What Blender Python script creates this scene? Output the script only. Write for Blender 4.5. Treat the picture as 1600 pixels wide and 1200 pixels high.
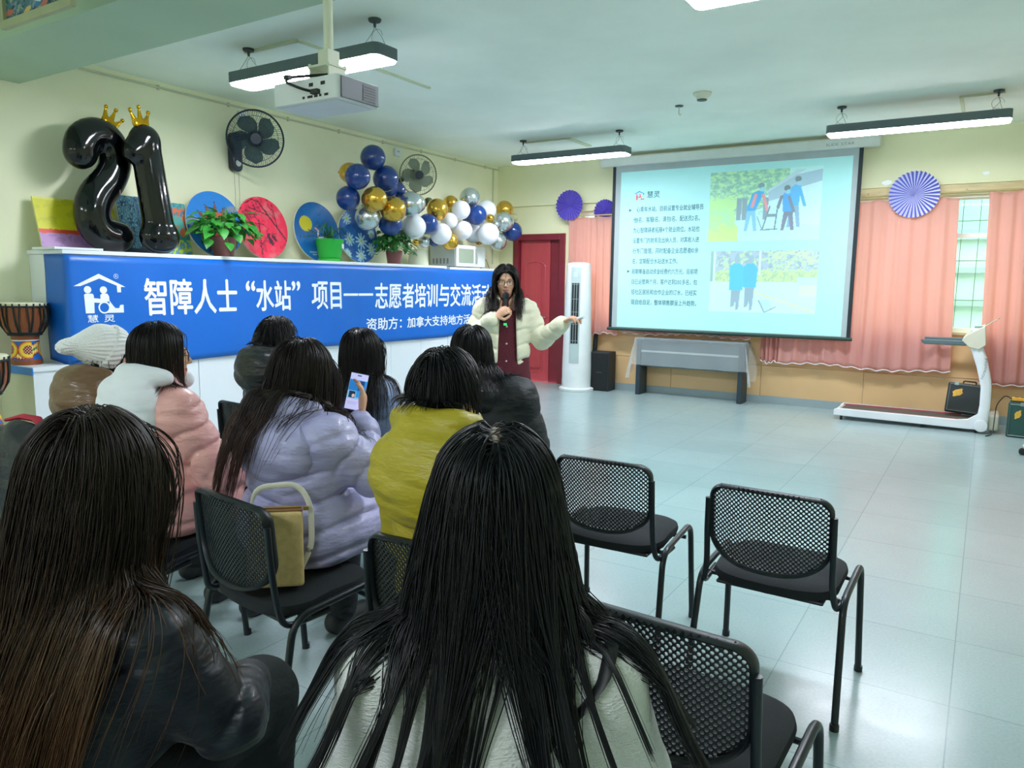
import bpy, math, random
import numpy as np
from mathutils import Vector, Matrix, Euler
PI = math.pi
rnd = random.Random(7)
for _o in list(bpy.data.objects):
    bpy.data.objects.remove(_o)
C = bpy.context.scene.collection
SC = bpy.context.scene

# ------------------------------------------------------------------ camera, world, exposure
YAW, PITCH, ROLL, FPX = 0.5630, 0.1333, 0.0125, 1168.0
fw = Vector((-math.sin(YAW) * math.cos(PITCH), math.cos(YAW) * math.cos(PITCH), -math.sin(PITCH)))
rt = Vector((math.cos(YAW), math.sin(YAW), 0)); up = rt.cross(fw)
r2 = rt * math.cos(ROLL) + up * math.sin(ROLL); u2 = -rt * math.sin(ROLL) + up * math.cos(ROLL)
cd = bpy.data.cameras.new('camera'); cam = bpy.data.objects.new('camera', cd); C.objects.link(cam)
cd.sensor_width = 36.0; cd.lens = FPX / 1600.0 * 36.0; cd.clip_start = 0.05
cam.matrix_world = Matrix(((r2.x, u2.x, -fw.x, 0), (r2.y, u2.y, -fw.y, 0), (r2.z, u2.z, -fw.z, 1.5), (0, 0, 0, 1)))
SC.camera = cam
w = bpy.data.worlds.new('sky'); SC.world = w; w.use_nodes = True
w.node_tree.nodes['Background'].inputs[0].default_value = (0.80, 0.95, 1.0, 1)
w.node_tree.nodes['Background'].inputs[1].default_value = 8.0
LAMP_L = 74.0
vs = SC.view_settings
vs.view_transform = 'Standard'; vs.look = 'None'; vs.gamma = 1.0; vs.exposure = 0.0; vs.use_curve_mapping = False
SC.cycles.use_denoising = True
SC.cycles.max_bounces = 12; SC.cycles.diffuse_bounces = 8; SC.cycles.transparent_max_bounces = 12
SC.cycles.sample_clamp_indirect = 6.0

# ------------------------------------------------------------------ helpers
def lin(c):
    if isinstance(c, str):
        c = c.lstrip('#'); c = [int(c[i:i + 2], 16) / 255 for i in (0, 2, 4)]
    return tuple(((x / 12.92) if x <= 0.04045 else ((x + 0.055) / 1.055) ** 2.4) for x in c[:3])

MATS = {}
def mat(name, col='#808080', rough=0.5, metal=0.0, spec=0.5, nscale=0, namt=0.0, bump=0.0, bscale=40.0, bdist=0.01, emit=None, es=0.0, trans=0.0, tcol=None, coat=0.0, attr=None, sheen=0.0, alpha=None, stretch=None):
    """a procedural Principled material: noise-varied base colour, optional bump"""
    if name in MATS: return MATS[name]
    m = bpy.data.materials.new(name); m.use_nodes = True; nt = m.node_tree; N = nt.nodes; L = nt.links
    b = N['Principled BSDF']; c = (*lin(col), 1)
    b.inputs['Base Color'].default_value = c; b.inputs['Roughness'].default_value = rough
    b.inputs['Metallic'].default_value = metal; b.inputs['Specular IOR Level'].default_value = spec
    b.inputs['Coat Weight'].default_value = coat; b.inputs['Coat Roughness'].default_value = 0.05
    b.inputs['Sheen Weight'].default_value = sheen
    if alpha is not None: b.inputs['Alpha'].default_value = alpha
    tc = N.new('ShaderNodeTexCoord'); src = tc.outputs['Object']
    if stretch:
        mp = N.new('ShaderNodeMapping'); mp.inputs['Scale'].default_value = stretch
        L.new(src, mp.inputs[0]); src = mp.outputs[0]
    colsrc = None
    if attr:
        a = N.new('ShaderNodeAttribute'); a.attribute_name = attr; colsrc = a.outputs['Color']
        L.new(colsrc, b.inputs['Base Color'])
    nz = N.new('ShaderNodeTexNoise'); nz.inputs['Scale'].default_value = nscale or 6.0; nz.inputs['Detail'].default_value = 4
    L.new(src, nz.inputs['Vector'])
    mx = N.new('ShaderNodeMix'); mx.data_type = 'RGBA'; mx.blend_type = 'MULTIPLY'; mx.inputs[0].default_value = 1.0
    mr = N.new('ShaderNodeMapRange'); am = namt or 0.04
    mr.inputs['From Min'].default_value = 0.3; mr.inputs['From Max'].default_value = 0.7
    mr.inputs['To Min'].default_value = 1 - am; mr.inputs['To Max'].default_value = 1 + am
    L.new(nz.outputs['Fac'], mr.inputs['Value'])
    if colsrc is not None: L.new(colsrc, mx.inputs[6])
    else: mx.inputs[6].default_value = c
    L.new(mr.outputs[0], mx.inputs[7]); L.new(mx.outputs[2], b.inputs['Base Color'])
    if bump:
        n2 = N.new('ShaderNodeTexNoise'); n2.inputs['Scale'].default_value = bscale; n2.inputs['Detail'].default_value = 3
        L.new(src, n2.inputs['Vector'])
        bp = N.new('ShaderNodeBump'); bp.inputs['Strength'].default_value = bump; bp.inputs['Distance'].default_value = bdist
        L.new(n2.outputs['Fac'], bp.inputs['Height']); L.new(bp.outputs[0], b.inputs['Normal'])
    if emit is not None:
        if emit == 'attr': L.new(colsrc, b.inputs['Emission Color'])
        else: b.inputs['Emission Color'].default_value = (*lin(emit), 1)
        b.inputs['Emission Strength'].default_value = es
    if trans:
        tr = N.new('ShaderNodeBsdfTranslucent'); ms = N.new('ShaderNodeMixShader'); ms.inputs[0].default_value = trans
        (L.new(mx.outputs[2], tr.inputs[0]) if tcol is None else setattr(tr.inputs[0], 'default_value', (*lin(tcol), 1))); L.new(b.outputs[0], ms.inputs[1]); L.new(tr.outputs[0], ms.inputs[2])
        L.new(ms.outputs[0], N['Material Output'].inputs[0])
    MATS[name] = m
    return m

def see_mat(name, col, opacity, rough=0.1, tint='#ffffff'):
    """partly see-through sheet: transparent mixed with a principled surface"""
    m = mat(name, col, rough); nt = m.node_tree; N = nt.nodes; L = nt.links
    tr = N.new('ShaderNodeBsdfTransparent'); tr.inputs[0].default_value = (*lin(tint), 1)
    ms = N.new('ShaderNodeMixShader'); ms.inputs[0].default_value = opacity
    L.new(tr.outputs[0], ms.inputs[1]); L.new(N['Principled BSDF'].outputs[0], ms.inputs[2]); L.new(ms.outputs[0], N['Material Output'].inputs[0])
    return m

def mesh_obj(name, verts, faces, mats=None, parent=None, mis=None, smooth=True, angle=40, col=None):
    me = bpy.data.meshes.new(name)
    if isinstance(faces, np.ndarray):
        nf, k = faces.shape
        me.vertices.add(len(verts)); me.vertices.foreach_set('co', np.asarray(verts, np.float32).ravel())
        me.loops.add(nf * k); me.loops.foreach_set('vertex_index', faces.astype(np.int32).ravel())
        me.polygons.add(nf); me.polygons.foreach_set('loop_start', np.arange(0, nf * k, k, dtype=np.int32))
        me.update(calc_edges=True)
    else:
        me.from_pydata([tuple(v) for v in verts], [], faces)
    for m in (mats if isinstance(mats, (list, tuple)) else [mats] if mats else []): me.materials.append(m)
    if mis is not None: me.polygons.foreach_set('material_index', np.asarray(mis, np.int32))
    me.polygons.foreach_set('use_smooth', np.full(len(me.polygons), bool(smooth)))
    if smooth and angle and len(me.polygons) < 60000: me.set_sharp_from_angle(angle=math.radians(angle))
    if col is not None:
        ca = me.color_attributes.new('Col', 'FLOAT_COLOR', 'POINT')
        cc = np.ones((len(verts), 4), np.float32); cc[:, :3] = col; ca.data.foreach_set('color', cc.ravel())
    me.update()
    o = bpy.data.objects.new(name, me); C.objects.link(o)
    if parent is not None: o.parent = parent
    return o

class MB:
    def __init__(s): s.v = []; s.f = []; s.m = []
    def add(s, vs_, fs_, mi=0, M=None):
        b = len(s.v)
        for v in vs_:
            v = Vector(v); s.v.append(M @ v if M is not None else v)
        for f in fs_: s.f.append(tuple(b + i for i in f)); s.m.append(mi)
        return s
    def box(s, c, d, rot=None, mi=0):
        x, y, z = d[0] / 2, d[1] / 2, d[2] / 2
        vv = [Vector((a, b, e)) for a in (-x, x) for b in (-y, y) for e in (-z, z)]
        R = Euler(rot).to_matrix() if rot is not None else None
        vv = [(R @ v if R else v) + Vector(c) for v in vv]
        return s.add(vv, [(0, 1, 3, 2), (4, 6, 7, 5), (0, 4, 5, 1), (2, 3, 7, 6), (0, 2, 6, 4), (1, 5, 7, 3)], mi)
    def bx(s, x0, x1, y0, y1, z0, z1, mi=0): return s.box(((x0 + x1) / 2, (y0 + y1) / 2, (z0 + z1) / 2), (x1 - x0, y1 - y0, z1 - z0), mi=mi)
    def tube(s, pts, r, n=10, closed=False, mi=0, cap=True, flat=None, upv=(0, 0, 1)):
        P = [Vector(p) for p in pts]; k = len(P); rr = r if isinstance(r, (list, tuple)) else [r] * k
        vv = []; prev = None
        for i, p in enumerate(P):
            if closed: t = P[(i + 1) % k] - P[i - 1]
            else: t = P[min(i + 1, k - 1)] - P[max(i - 1, 0)]
            t = t.normalized() if t.length > 1e-9 else Vector((0, 0, 1))
            if prev is None or flat:
                a = Vector(upv) if abs(t.dot(Vector(upv))) < 0.95 else Vector((1, 0, 0))
                x = t.cross(a).normalized()
            else:
                x = (prev - t * prev.dot(t)).normalized()
            prev = x; y = t.cross(x)
            fx, fy = flat if flat else (1, 1)
            for j in range(n):
                a = 2 * PI * j / n; vv.append(p + (x * math.cos(a) * fx + y * math.sin(a) * fy) * rr[i])
        ff = []
        for i in range(k if closed else k - 1):
            i2 = (i + 1) % k
            for j in range(n): ff.append((i * n + j, i * n + (j + 1) % n, i2 * n + (j + 1) % n, i2 * n + j))
        if cap and not closed: ff.append(tuple(range(n - 1, -1, -1))); ff.append(tuple((k - 1) * n + j for j in range(n)))
        return s.add(vv, ff, mi)
    def lathe(s, prof, n=32, c=(0, 0, 0), M=None, mi=0, rib=None):
        vv = []
        for (r, z) in prof:
            for j in range(n):
                a = 2 * PI * j / n; q = r * (rib(a) if rib else 1)
                vv.append((q * math.cos(a), q * math.sin(a), z))
        ff = []
        for i in range(len(prof) - 1):
            for j in range(n): ff.append((i * n + j, i * n + (j + 1) % n, (i + 1) * n + (j + 1) % n, (i + 1) * n + j))
        if prof[0][0] > 1e-5: ff.append(tuple(range(n - 1, -1, -1)))
        if prof[-1][0] > 1e-5: ff.append(tuple((len(prof) - 1) * n + j for j in range(n)))
        T = Matrix.Translation(Vector(c)) @ (M.to_4x4() if M is not None else Matrix.Identity(4))
        return s.add(vv, ff, mi, T)
    def ball(s, c, r, nu=20, nv=12, M=None, mi=0):
        r = r if isinstance(r, (list, tuple)) else (r, r, r)
        prof = [(math.sin(PI * i / nv), -math.cos(PI * i / nv)) for i in range(nv + 1)]
        prof[0] = (1e-6, -1); prof[-1] = (1e-6, 1)
        T = (M.to_4x4() if M is not None else Matrix.Identity(4)) @ Matrix.Diagonal((*r, 1))
        return s.lathe(prof, nu, c, T, mi)
    def prism(s, poly, a, b, fn=None, mi=0):
        """poly (2-D) extruded from a to b; fn maps (u, v, w) to 3-D"""
        fn = fn or (lambda u, v, q: (u, v, q)); n = len(poly)
        vv = [fn(p[0], p[1], a) for p in poly] + [fn(p[0], p[1], b) for p in poly]
        ff = [tuple(range(n - 1, -1, -1)), tuple(range(n, 2 * n))] + [(i, (i + 1) % n, n + (i + 1) % n, n + i) for i in range(n)]
        return s.add(vv, ff, mi)
    def grid(s, fn, nu, nv, mi=0, closed_u=False):
        vv = [fn(i / nu, j / nv) for j in range(nv + 1) for i in range(nu + 1)]; W = nu + 1
        return s.add(vv, [(j * W + i, j * W + i + 1, (j + 1) * W + i + 1, (j + 1) * W + i) for j in range(nv) for i in range(nu)], mi)
    def build(s, name, mats, parent=None, smooth=True, angle=40, bevel=0, seg=2, thick=0):
        o = mesh_obj(name, s.v, s.f, mats, parent, s.m, smooth, angle)
        if thick:
            q = o.modifiers.new('thick', 'SOLIDIFY'); q.thickness = thick; q.offset = 0
        if bevel:
            q = o.modifiers.new('bevel', 'BEVEL'); q.width = bevel; q.segments = seg; q.limit_method = 'ANGLE'; q.angle_limit = math.radians(50)
            q.harden_normals = False
        return o

def tag(o, label, cat, group=None):
    o['label'] = label; o['category'] = cat
    if group: o['group'] = group
    return o
def thing(name, label, cat, loc=(0, 0, 0), rotz=0.0, group=None, rot=None):
    o = bpy.data.objects.new(name, None); C.objects.link(o); o.location = loc
    o.rotation_euler = rot if rot is not None else (0, 0, rotz); o.empty_display_size = 0.1
    return tag(o, label, cat, group)
def kids(o): return [c for c in C.objects if c.parent == o]
def copy_tree(o, parent=None):
    ch = kids(o); c = o.copy(); C.objects.link(c); c.parent = parent
    for k in ch: copy_tree(k, c)
    return c
def struct(name, mb, mats, **kw):
    o = mb.build(name, mats, **kw); o['kind'] = 'structure'; return o

def arc(c, r, a0, a1, n, fn): return [fn(c[0] + r * math.cos(a0 + (a1 - a0) * i / n), c[1] + r * math.sin(a0 + (a1 - a0) * i / n)) for i in range(n + 1)]
def fillet(pts, r, n=5):
    """round the inner corners of a polyline"""
    P = [Vector(p) for p in pts]; out = [P[0]]
    for i in range(1, len(P) - 1):
        a, b, c = P[i - 1], P[i], P[i + 1]; d1 = (a - b); d2 = (c - b)
        q = min(r, d1.length * 0.49, d2.length * 0.49); p1 = b + d1.normalized() * q; p2 = b + d2.normalized() * q
        for k in range(n + 1):
            t = k / n; out.append(p1 * (1 - t) ** 2 + b * 2 * t * (1 - t) + p2 * t * t)
    return out + [P[-1]]

def lettering(text, fn, x0, x1, z0, z1, material, parent, name='lettering', bold=0.0, w=0.0015, squeeze=True, spacing=1.0):
    """a line of text as a mesh, fitted into x0..x1 by z0..z1 and mapped by fn(u, v, w)"""
    vv, ff = [], []; pen = 0.0
    for ch in text:
        if ch == ' ': pen += 0.4; continue
        cu = bpy.data.curves.new('glyph', 'FONT'); cu.body = ch; cu.size = 1; cu.resolution_u = 3
        ob = bpy.data.objects.new('glyph', cu); C.objects.link(ob)
        dg = bpy.context.evaluated_depsgraph_get(); me = bpy.data.meshes.new_from_object(ob.evaluated_get(dg))
        pts = [v.co for v in me.vertices]
        if pts:
            dup = [(0, 0)] if not bold else [(-bold, 0), (bold, 0), (0, bold * .7), (0, -bold * .7)]
            a0 = min(p.x for p in pts); a1 = max(p.x for p in pts); cjk = ord(ch) > 0x2000
            off = pen if cjk else pen - a0
            for k, (dx, dz) in enumerate(dup):
                b = len(vv); vv += [(p.x + off + dx, p.y + dz, k * 0.02) for p in pts]; ff += [tuple(b + i for i in p.vertices) for p in me.polygons]
            pen += spacing if cjk else (a1 - a0 + 0.12)
        C.objects.unlink(ob); bpy.data.objects.remove(ob); bpy.data.meshes.remove(me)
    a0 = min(p[0] for p in vv); a1 = max(p[0] for p in vv); b0 = min(p[1] for p in vv); b1 = max(p[1] for p in vv)
    sx = (x1 - x0) / (a1 - a0); sz = (z1 - z0) / (b1 - b0)
    if not squeeze: sx = sz = min(sx, sz)
    V3 = [fn(x0 + (p[0] - a0) * sx, z0 + (p[1] - b0) * sz, w + p[2] * w) for p in vv]
    return mesh_obj(name, V3, ff, material, parent, smooth=False)

def painted(name, fn3, colfn, nu, nv, material, parent, disc=False):
    """a picture surface whose colours (linear rgb of u, v in 0..1) are stored per vertex"""
    if disc:
        rr = np.linspace(0.001, 1, nv); aa = np.linspace(0, 2 * PI, nu, endpoint=False)
        R, A = np.meshgrid(rr, aa, indexing='ij'); U = (0.5 + 0.5 * R * np.cos(A)).ravel(); V = (0.5 + 0.5 * R * np.sin(A)).ravel()
        i, j = np.meshgrid(np.arange(nv - 1), np.arange(nu), indexing='ij'); j2 = (j + 1) % nu
        F = np.stack([i * nu + j, (i + 1) * nu + j, (i + 1) * nu + j2, i * nu + j2], -1).reshape(-1, 4)
    else:
        V, U = np.meshgrid(np.linspace(0, 1, nv), np.linspace(0, 1, nu), indexing='ij'); U = U.ravel(); V = V.ravel()
        i, j = np.meshgrid(np.arange(nv - 1), np.arange(nu - 1), indexing='ij')
        F = np.stack([i * nu + j, i * nu + j + 1, (i + 1) * nu + j + 1, (i + 1) * nu + j], -1).reshape(-1, 4)
    col = colfn(U, V); X = fn3(U, V)
    return mesh_obj(name, np.stack(X, -1), F, material, parent, smooth=True, angle=0, col=col)

class Art:
    """a small painter on (u, v) sample points"""
    def __init__(s, U, V, bg, asp=1.0): s.U = U; s.V = V; s.asp = asp; s.c = np.tile(np.array(lin(bg)), (len(U), 1))
    def put(s, mask, col, a=1.0):
        m = (np.asarray(mask, float) * a)[:, None]; s.c = s.c * (1 - m) + np.array(lin(col)) * m; return s
    def ell(s, x, y, rx, ry, col, a=1.0, rot=0.0):
        dx = s.U - x; dy = s.V - y; cr, sr = math.cos(rot), math.sin(rot)
        return s.put(((dx * cr + dy * sr) / rx) ** 2 + ((-dx * sr + dy * cr) / ry) ** 2 < 1, col, a)
    def rect(s, x0, x1, y0, y1, col, a=1.0): return s.put((s.U > x0) & (s.U < x1) & (s.V > y0) & (s.V < y1), col, a)
    def line(s, x0, y0, x1, y1, wd, col, a=1.0):
        dx, dy = x1 - x0, y1 - y0; t = np.clip(((s.U - x0) * dx + (s.V - y0) * dy) / (dx * dx + dy * dy), 0, 1)
        return s.put(np.hypot(s.U - x0 - t * dx, (s.V - y0 - t * dy)) < wd, col, a)
    def poly(s, pts, col, a=1.0):
        ins = np.zeros(len(s.U), bool); n = len(pts)
        for i in range(n):
            x0, y0 = pts[i]; x1, y1 = pts[(i + 1) % n]
            if y0 == y1: continue
            ins ^= ((y0 > s.V) != (y1 > s.V)) & (s.U < (x1 - x0) * (s.V - y0) / (y1 - y0) + x0)
        return s.put(ins, col, a)
    def noise(s, sc, seed=0, oct=3):
        rs = np.random.RandomState(seed); o = np.zeros(len(s.U)); amp = 1
        for k in range(oct):
            for q in range(4):
                a = rs.rand() * 2 * PI; f = sc * (2 ** k) * (0.7 + 0.6 * rs.rand())
                o += amp * np.sin(f * (s.U * math.cos(a) + s.V * math.sin(a)) + rs.rand() * 6 + 1.3 * np.sin(f * .7 * (s.V * math.cos(a) - s.U * math.sin(a)) + rs.rand() * 6))
            amp *= 0.6
        return o / 4

# ------------------------------------------------------------------ the room
XL, XR, YB, YF, HC = -6.53, 3.2, -4.6, 9.92, 3.28

def node_wall(name, col, namt=0.05, rough=0.75):
    return mat(name, col, rough, spec=0.25, nscale=1.3, namt=namt, bump=0.05, bscale=60)
m_wall = node_wall('wall_paint', '#f0f0d0')
m_wallf = node_wall('wall_paint_far', '#e8e8c2')
m_ceil = node_wall('ceiling_paint', '#eef7ec')
m_beam = node_wall('beam_paint', '#b4c9b0')
m_white = mat('white_laminate', '#e4eaf0', 0.35, nscale=2, namt=0.02)
m_tan = mat('tan_wainscot', '#d3ae7e', 0.5, nscale=1.2, namt=0.10)
m_grey = mat('grey_skirting', '#8f9fa2', 0.5)
m_red = mat('door_red', '#b5464e', 0.35, nscale=8, namt=0.08, stretch=(1, 1, .15))
m_redd = mat('door_dark_red', '#7a2230', 0.4, nscale=8, namt=0.08)

def floor_mat():
    m = mat('vinyl_floor', '#9cb0b1', 0.22, spec=0.5, nscale=1.2, namt=0.05); nt = m.node_tree; N = nt.nodes; L = nt.links
    b = N['Principled BSDF']; tc = N.new('ShaderNodeTexCoord')
    br = N.new('ShaderNodeTexBrick'); br.offset = 0.0; br.inputs['Scale'].default_value = 1.0
    br.inputs['Brick Width'].default_value = 0.6; br.inputs['Row Height'].default_value = 0.6; br.inputs['Mortar Size'].default_value = 0.0025; br.inputs['Mortar Smooth'].default_value = 0.3
    br.inputs['Color1'].default_value = (1, 1, 1, 1); br.inputs['Color2'].default_value = (.93, .94, .94, 1); br.inputs['Mortar'].default_value = (.62, .66, .66, 1)
    L.new(tc.outputs['Object'], br.inputs['Vector'])
    sp = N.new('ShaderNodeTexNoise'); sp.inputs['Scale'].default_value = 90; sp.inputs['Detail'].default_value = 5; L.new(tc.outputs['Object'], sp.inputs['Vector'])
    mr = N.new('ShaderNodeMapRange'); mr.inputs[1].default_value = .3; mr.inputs[2].default_value = .7; mr.inputs[3].default_value = .93; mr.inputs[4].default_value = 1.05
    L.new(sp.outputs['Fac'], mr.inputs[0])
    old = b.inputs['Base Color'].links[0].from_socket
    m1 = N.new('ShaderNodeMix'); m1.data_type = 'RGBA'; m1.blend_type = 'MULTIPLY'; m1.inputs[0].default_value = 1
    m2 = N.new('ShaderNodeMix'); m2.data_type = 'RGBA'; m2.blend_type = 'MULTIPLY'; m2.inputs[0].default_value = 1
    L.new(old, m1.inputs[6]); L.new(br.outputs['Color'], m1.inputs[7]); L.new(m1.outputs[2], m2.inputs[6]); L.new(mr.outputs[0], m2.inputs[7]); L.new(m2.outputs[2], b.inputs['Base Color'])
    n3 = N.new('ShaderNodeTexNoise'); n3.inputs['Scale'].default_value = 14; n3.inputs['Detail'].default_value = 3; L.new(tc.outputs['Object'], n3.inputs['Vector'])
    r3 = N.new('ShaderNodeMapRange'); r3.inputs[1].default_value = .3; r3.inputs[2].default_value = .7; r3.inputs[3].default_value = .20; r3.inputs[4].default_value = .25
    L.new(n3.outputs['Fac'], r3.inputs[0]); L.new(r3.outputs[0], b.inputs['Roughness'])
    bp = N.new('ShaderNodeBump'); bp.inputs['Strength'].default_value = 0.05; bp.inputs['Distance'].default_value = 0.01; L.new(n3.outputs['Fac'], bp.inputs['Height']); L.new(bp.outputs[0], b.inputs['Normal'])
    return m
struct('floor', MB().bx(XL, XR, YB, YF, -0.12, 0), floor_mat(), smooth=False)
struct('ceiling', MB().bx(XL, XR, YB, YF, HC, HC + 0.15), m_ceil, smooth=False)
struct('wall_left', MB().bx(XL - 0.2, XL, YB, YF + .24, 0, HC), m_wall, smooth=False)
struct('wall_right', MB().bx(XR, XR + 0.2, YB, YF + .24, 0, HC), m_wall, smooth=False)
struct('wall_back', MB().bx(XL, XR, YB - .2, YB, 0, HC), m_wall, smooth=False)
DOOR = (-6.17, -5.44, 0.0, 2.16); WIN = [(-5.15, -3.3, 1.0, 2.56), (-2.75, 2.2, 1.0, 2.56)]
def holed_wall(x0, x1, z0, z1, y0, y1, holes):
    xs = sorted({x0, x1, *[h[0] for h in holes], *[h[1] for h in holes]}); zs = sorted({z0, z1, *[h[2] for h in holes], *[h[3] for h in holes]}); b = MB()
    for i in range(len(xs) - 1):
        run = None
        for k in range(len(zs) - 1):
            cx, cz = (xs[i] + xs[i + 1]) / 2, (zs[k] + zs[k + 1]) / 2
            if any(h[0] < cx < h[1] and h[2] < cz < h[3] for h in holes):
                if run is not None: b.bx(xs[i], xs[i + 1], y0, y1, run, zs[k]); run = None
            elif run is None: run = zs[k]
        if run is not None: b.bx(xs[i], xs[i + 1], y0, y1, run, zs[-1])
    return b
struct('wall_far', holed_wall(XL, XR, 0, HC, YF, YF + 0.24, [DOOR, *WIN]), m_wallf, smooth=False)
# ceiling beam over the audience, lintel band over the windows
struct('trim_1', MB().bx(XL, XR, 2.48, 3.08, 3.0, HC), m_beam, smooth=False)
struct('trim_2', MB().bx(XL, XR, YF - 0.05, YF, 2.665, HC), m_wallf, smooth=False)
# tan wainscot boards with dark seams, chair-rail and skirting
wn = MB()
for (z0, z1) in ((0.10, 0.49), (0.497, 0.985)):
    x = -4.86; k = 0
    while x < XR - .01:
        x1 = min(x + 1.22, XR); wn.bx(x + .003, x1 - .003, YF - 0.018, YF, z0, z1); x = x1; k += 1
struct('trim_3', wn, m_tan, smooth=False)
struct('trim_4', MB().bx(-4.86, XR, YF - 0.045, YF + 0.02, 0.985, 1.015), mat('sill_board', '#c9b58c', .45), smooth=False)
struct('baseboard_far', MB().bx(-5.36, XR, YF - 0.026, YF, 0, 0.10), m_grey, smooth=False)
struct('baseboard_left', MB().bx(XL, XL + .018, YB, 2.7, 0, 0.10), m_grey, smooth=False)
# windows: white frame with mullions, glass, green security bars outside
m_frame = mat('window_frame_white', '#e2e8e0', .4); m_glass = see_mat('window_glass', '#dfeef0', 0.07, 0.03, '#eefaf6'); m_bar = mat('window_bar', '#5f7a4a', .5)
for i, (x0, x1, z0, z1) in enumerate(WIN):
    f = MB(); y0, y1 = YF + .08, YF + .13
    f.bx(x0, x1, y0, y1, z0, z0 + .06); f.bx(x0, x1, y0, y1, z1 - .06, z1)
    n = max(2, round((x1 - x0) / 0.92)); xs = [x0 + (x1 - x0) * k / n for k in range(n + 1)]
    for x in xs: f.bx(max(x0, x - .03), min(x1, x + .03), y0, y1, z0 + .06, z1 - .06)
    f.bx(x0, x1, y0 + .005, y1 - .005, 2.08, 2.13)
    wo = struct('window_%d' % (i + 1), f, m_frame, smooth=False)
    for k in range(n):
        MB().bx(xs[k] + .03, xs[k + 1] - .03, y0 + .02, y0 + .026, z0 + .06, z1 - .06).build('window_pane', m_glass, wo, smooth=False)
    g = MB(); x = x0 + .05
    while x < x1: g.tube([(x, YF + .2, z0), (x, YF + .2, z1)], .0042, 6); x += .17
    for z in (z0 + .35, z0 + .8, z0 + 1.25): g.tube([(x0, YF + .21, z), (x1, YF + .21, z + .05)], .005, 6)
    g.build('security_bars', m_bar, wo)
# red door: architrave, leaf with raised arched panels, handle
d = MB(); x0, x1, z0, z1 = DOOR
d.bx(x0 - .09, x0 + .005, YF - .025, YF + .2, 0, z1 + .09); d.bx(x1 - .005, x1 + .09, YF - .025, YF + .2, 0, z1 + .09); d.bx(x0, x1, YF + .092, YF + .2, -.05, z1); d.bx(x0 + .005, x1 - .005, YF - .025, YF + .2, z1 - .005, z1 + .09)
dr = struct('door_1', d, m_redd, smooth=False, bevel=.008)
lf = MB().bx(x0 + .012, x1 - .2, YF + .05, YF + .09, 0.0, z1 - .004)
lf.build('door_leaf', m_red, dr, smooth=False, bevel=.004)
lf2 = MB().bx(x1 - .195, x1 - .012, YF + .06, YF + .09, 0.0, z1 - .004); lf2.build('door_side_leaf', m_redd, dr, smooth=False, bevel=.004)
def archpoly(a0, a1, c0, c1): return [(a0, c0), (a1, c0), (a1, c1)] + [((a0 + a1) / 2 + (a1 - a0) / 2 * math.cos(PI * t / 10), c1 + .09 * math.sin(PI * t / 10)) for t in range(1, 10)] + [(a0, c1)]
pn = MB(); ax0, ax1 = x0 + .10, x1 - .28
for (c0, c1) in ((0.15, 0.85), (1.0, 1.75)):
    P = archpoly(ax0, ax1, c0, c1); pn.tube([(p[0], YF + .05, p[1]) for p in P], .012, 6, closed=True)
    P2 = archpoly(ax0 + .06, ax1 - .06, c0 + .06, c1 - .02); pn.prism(P2, YF + .038, YF + .06, lambda u, v, q: (u, q, v))
pn.build('door_panel', m_red, dr, bevel=0)
MB().tube(fillet([(x1 - .24, YF + .05, 1.0), (x1 - .24, YF - .01, 1.0), (x1 - .34, YF - .01, 1.0)], .02), .009, 8).build('door_handle', mat('steel', '#c3c8c8', .3, metal=1), dr)
# dark space behind the door stays closed; the yard outside: ground and a pale neighbouring house
struct('wall_yard', MB().bx(-9, 6, 14.0, 14.2, -1, 6), mat('yard_render', '#9fb0a6', .8), smooth=False)
nb = thing('neighbour_building', 'pale house front with ledges seen between the curtains', 'building', (0, 13.6, 0))
MB().bx(-2.0, 2.2, -.1, .35, -1, 2.3).build('wall', mat('house_white', '#a8b6ac', .8), nb, smooth=False)
q = MB()
for z in (1.25, 1.75, 2.25): q.bx(-2.05, 2.25, -.22, .0, z, z + .08)
q.build('ledge', mat('house_ledge', '#8a9c90', .7), nb, smooth=False)
MB().bx(-1.4, 1.6, -.12, .2, 2.33, 3.3).build('green_pane', mat('green_pane', '#86a99c', .2), nb, smooth=False)
struct('ground', MB().bx(-9, 6, YF + .24, 14.2, -.3, -.05), mat('yard_ground', '#b9bdb0', .9), smooth=False)
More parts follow.
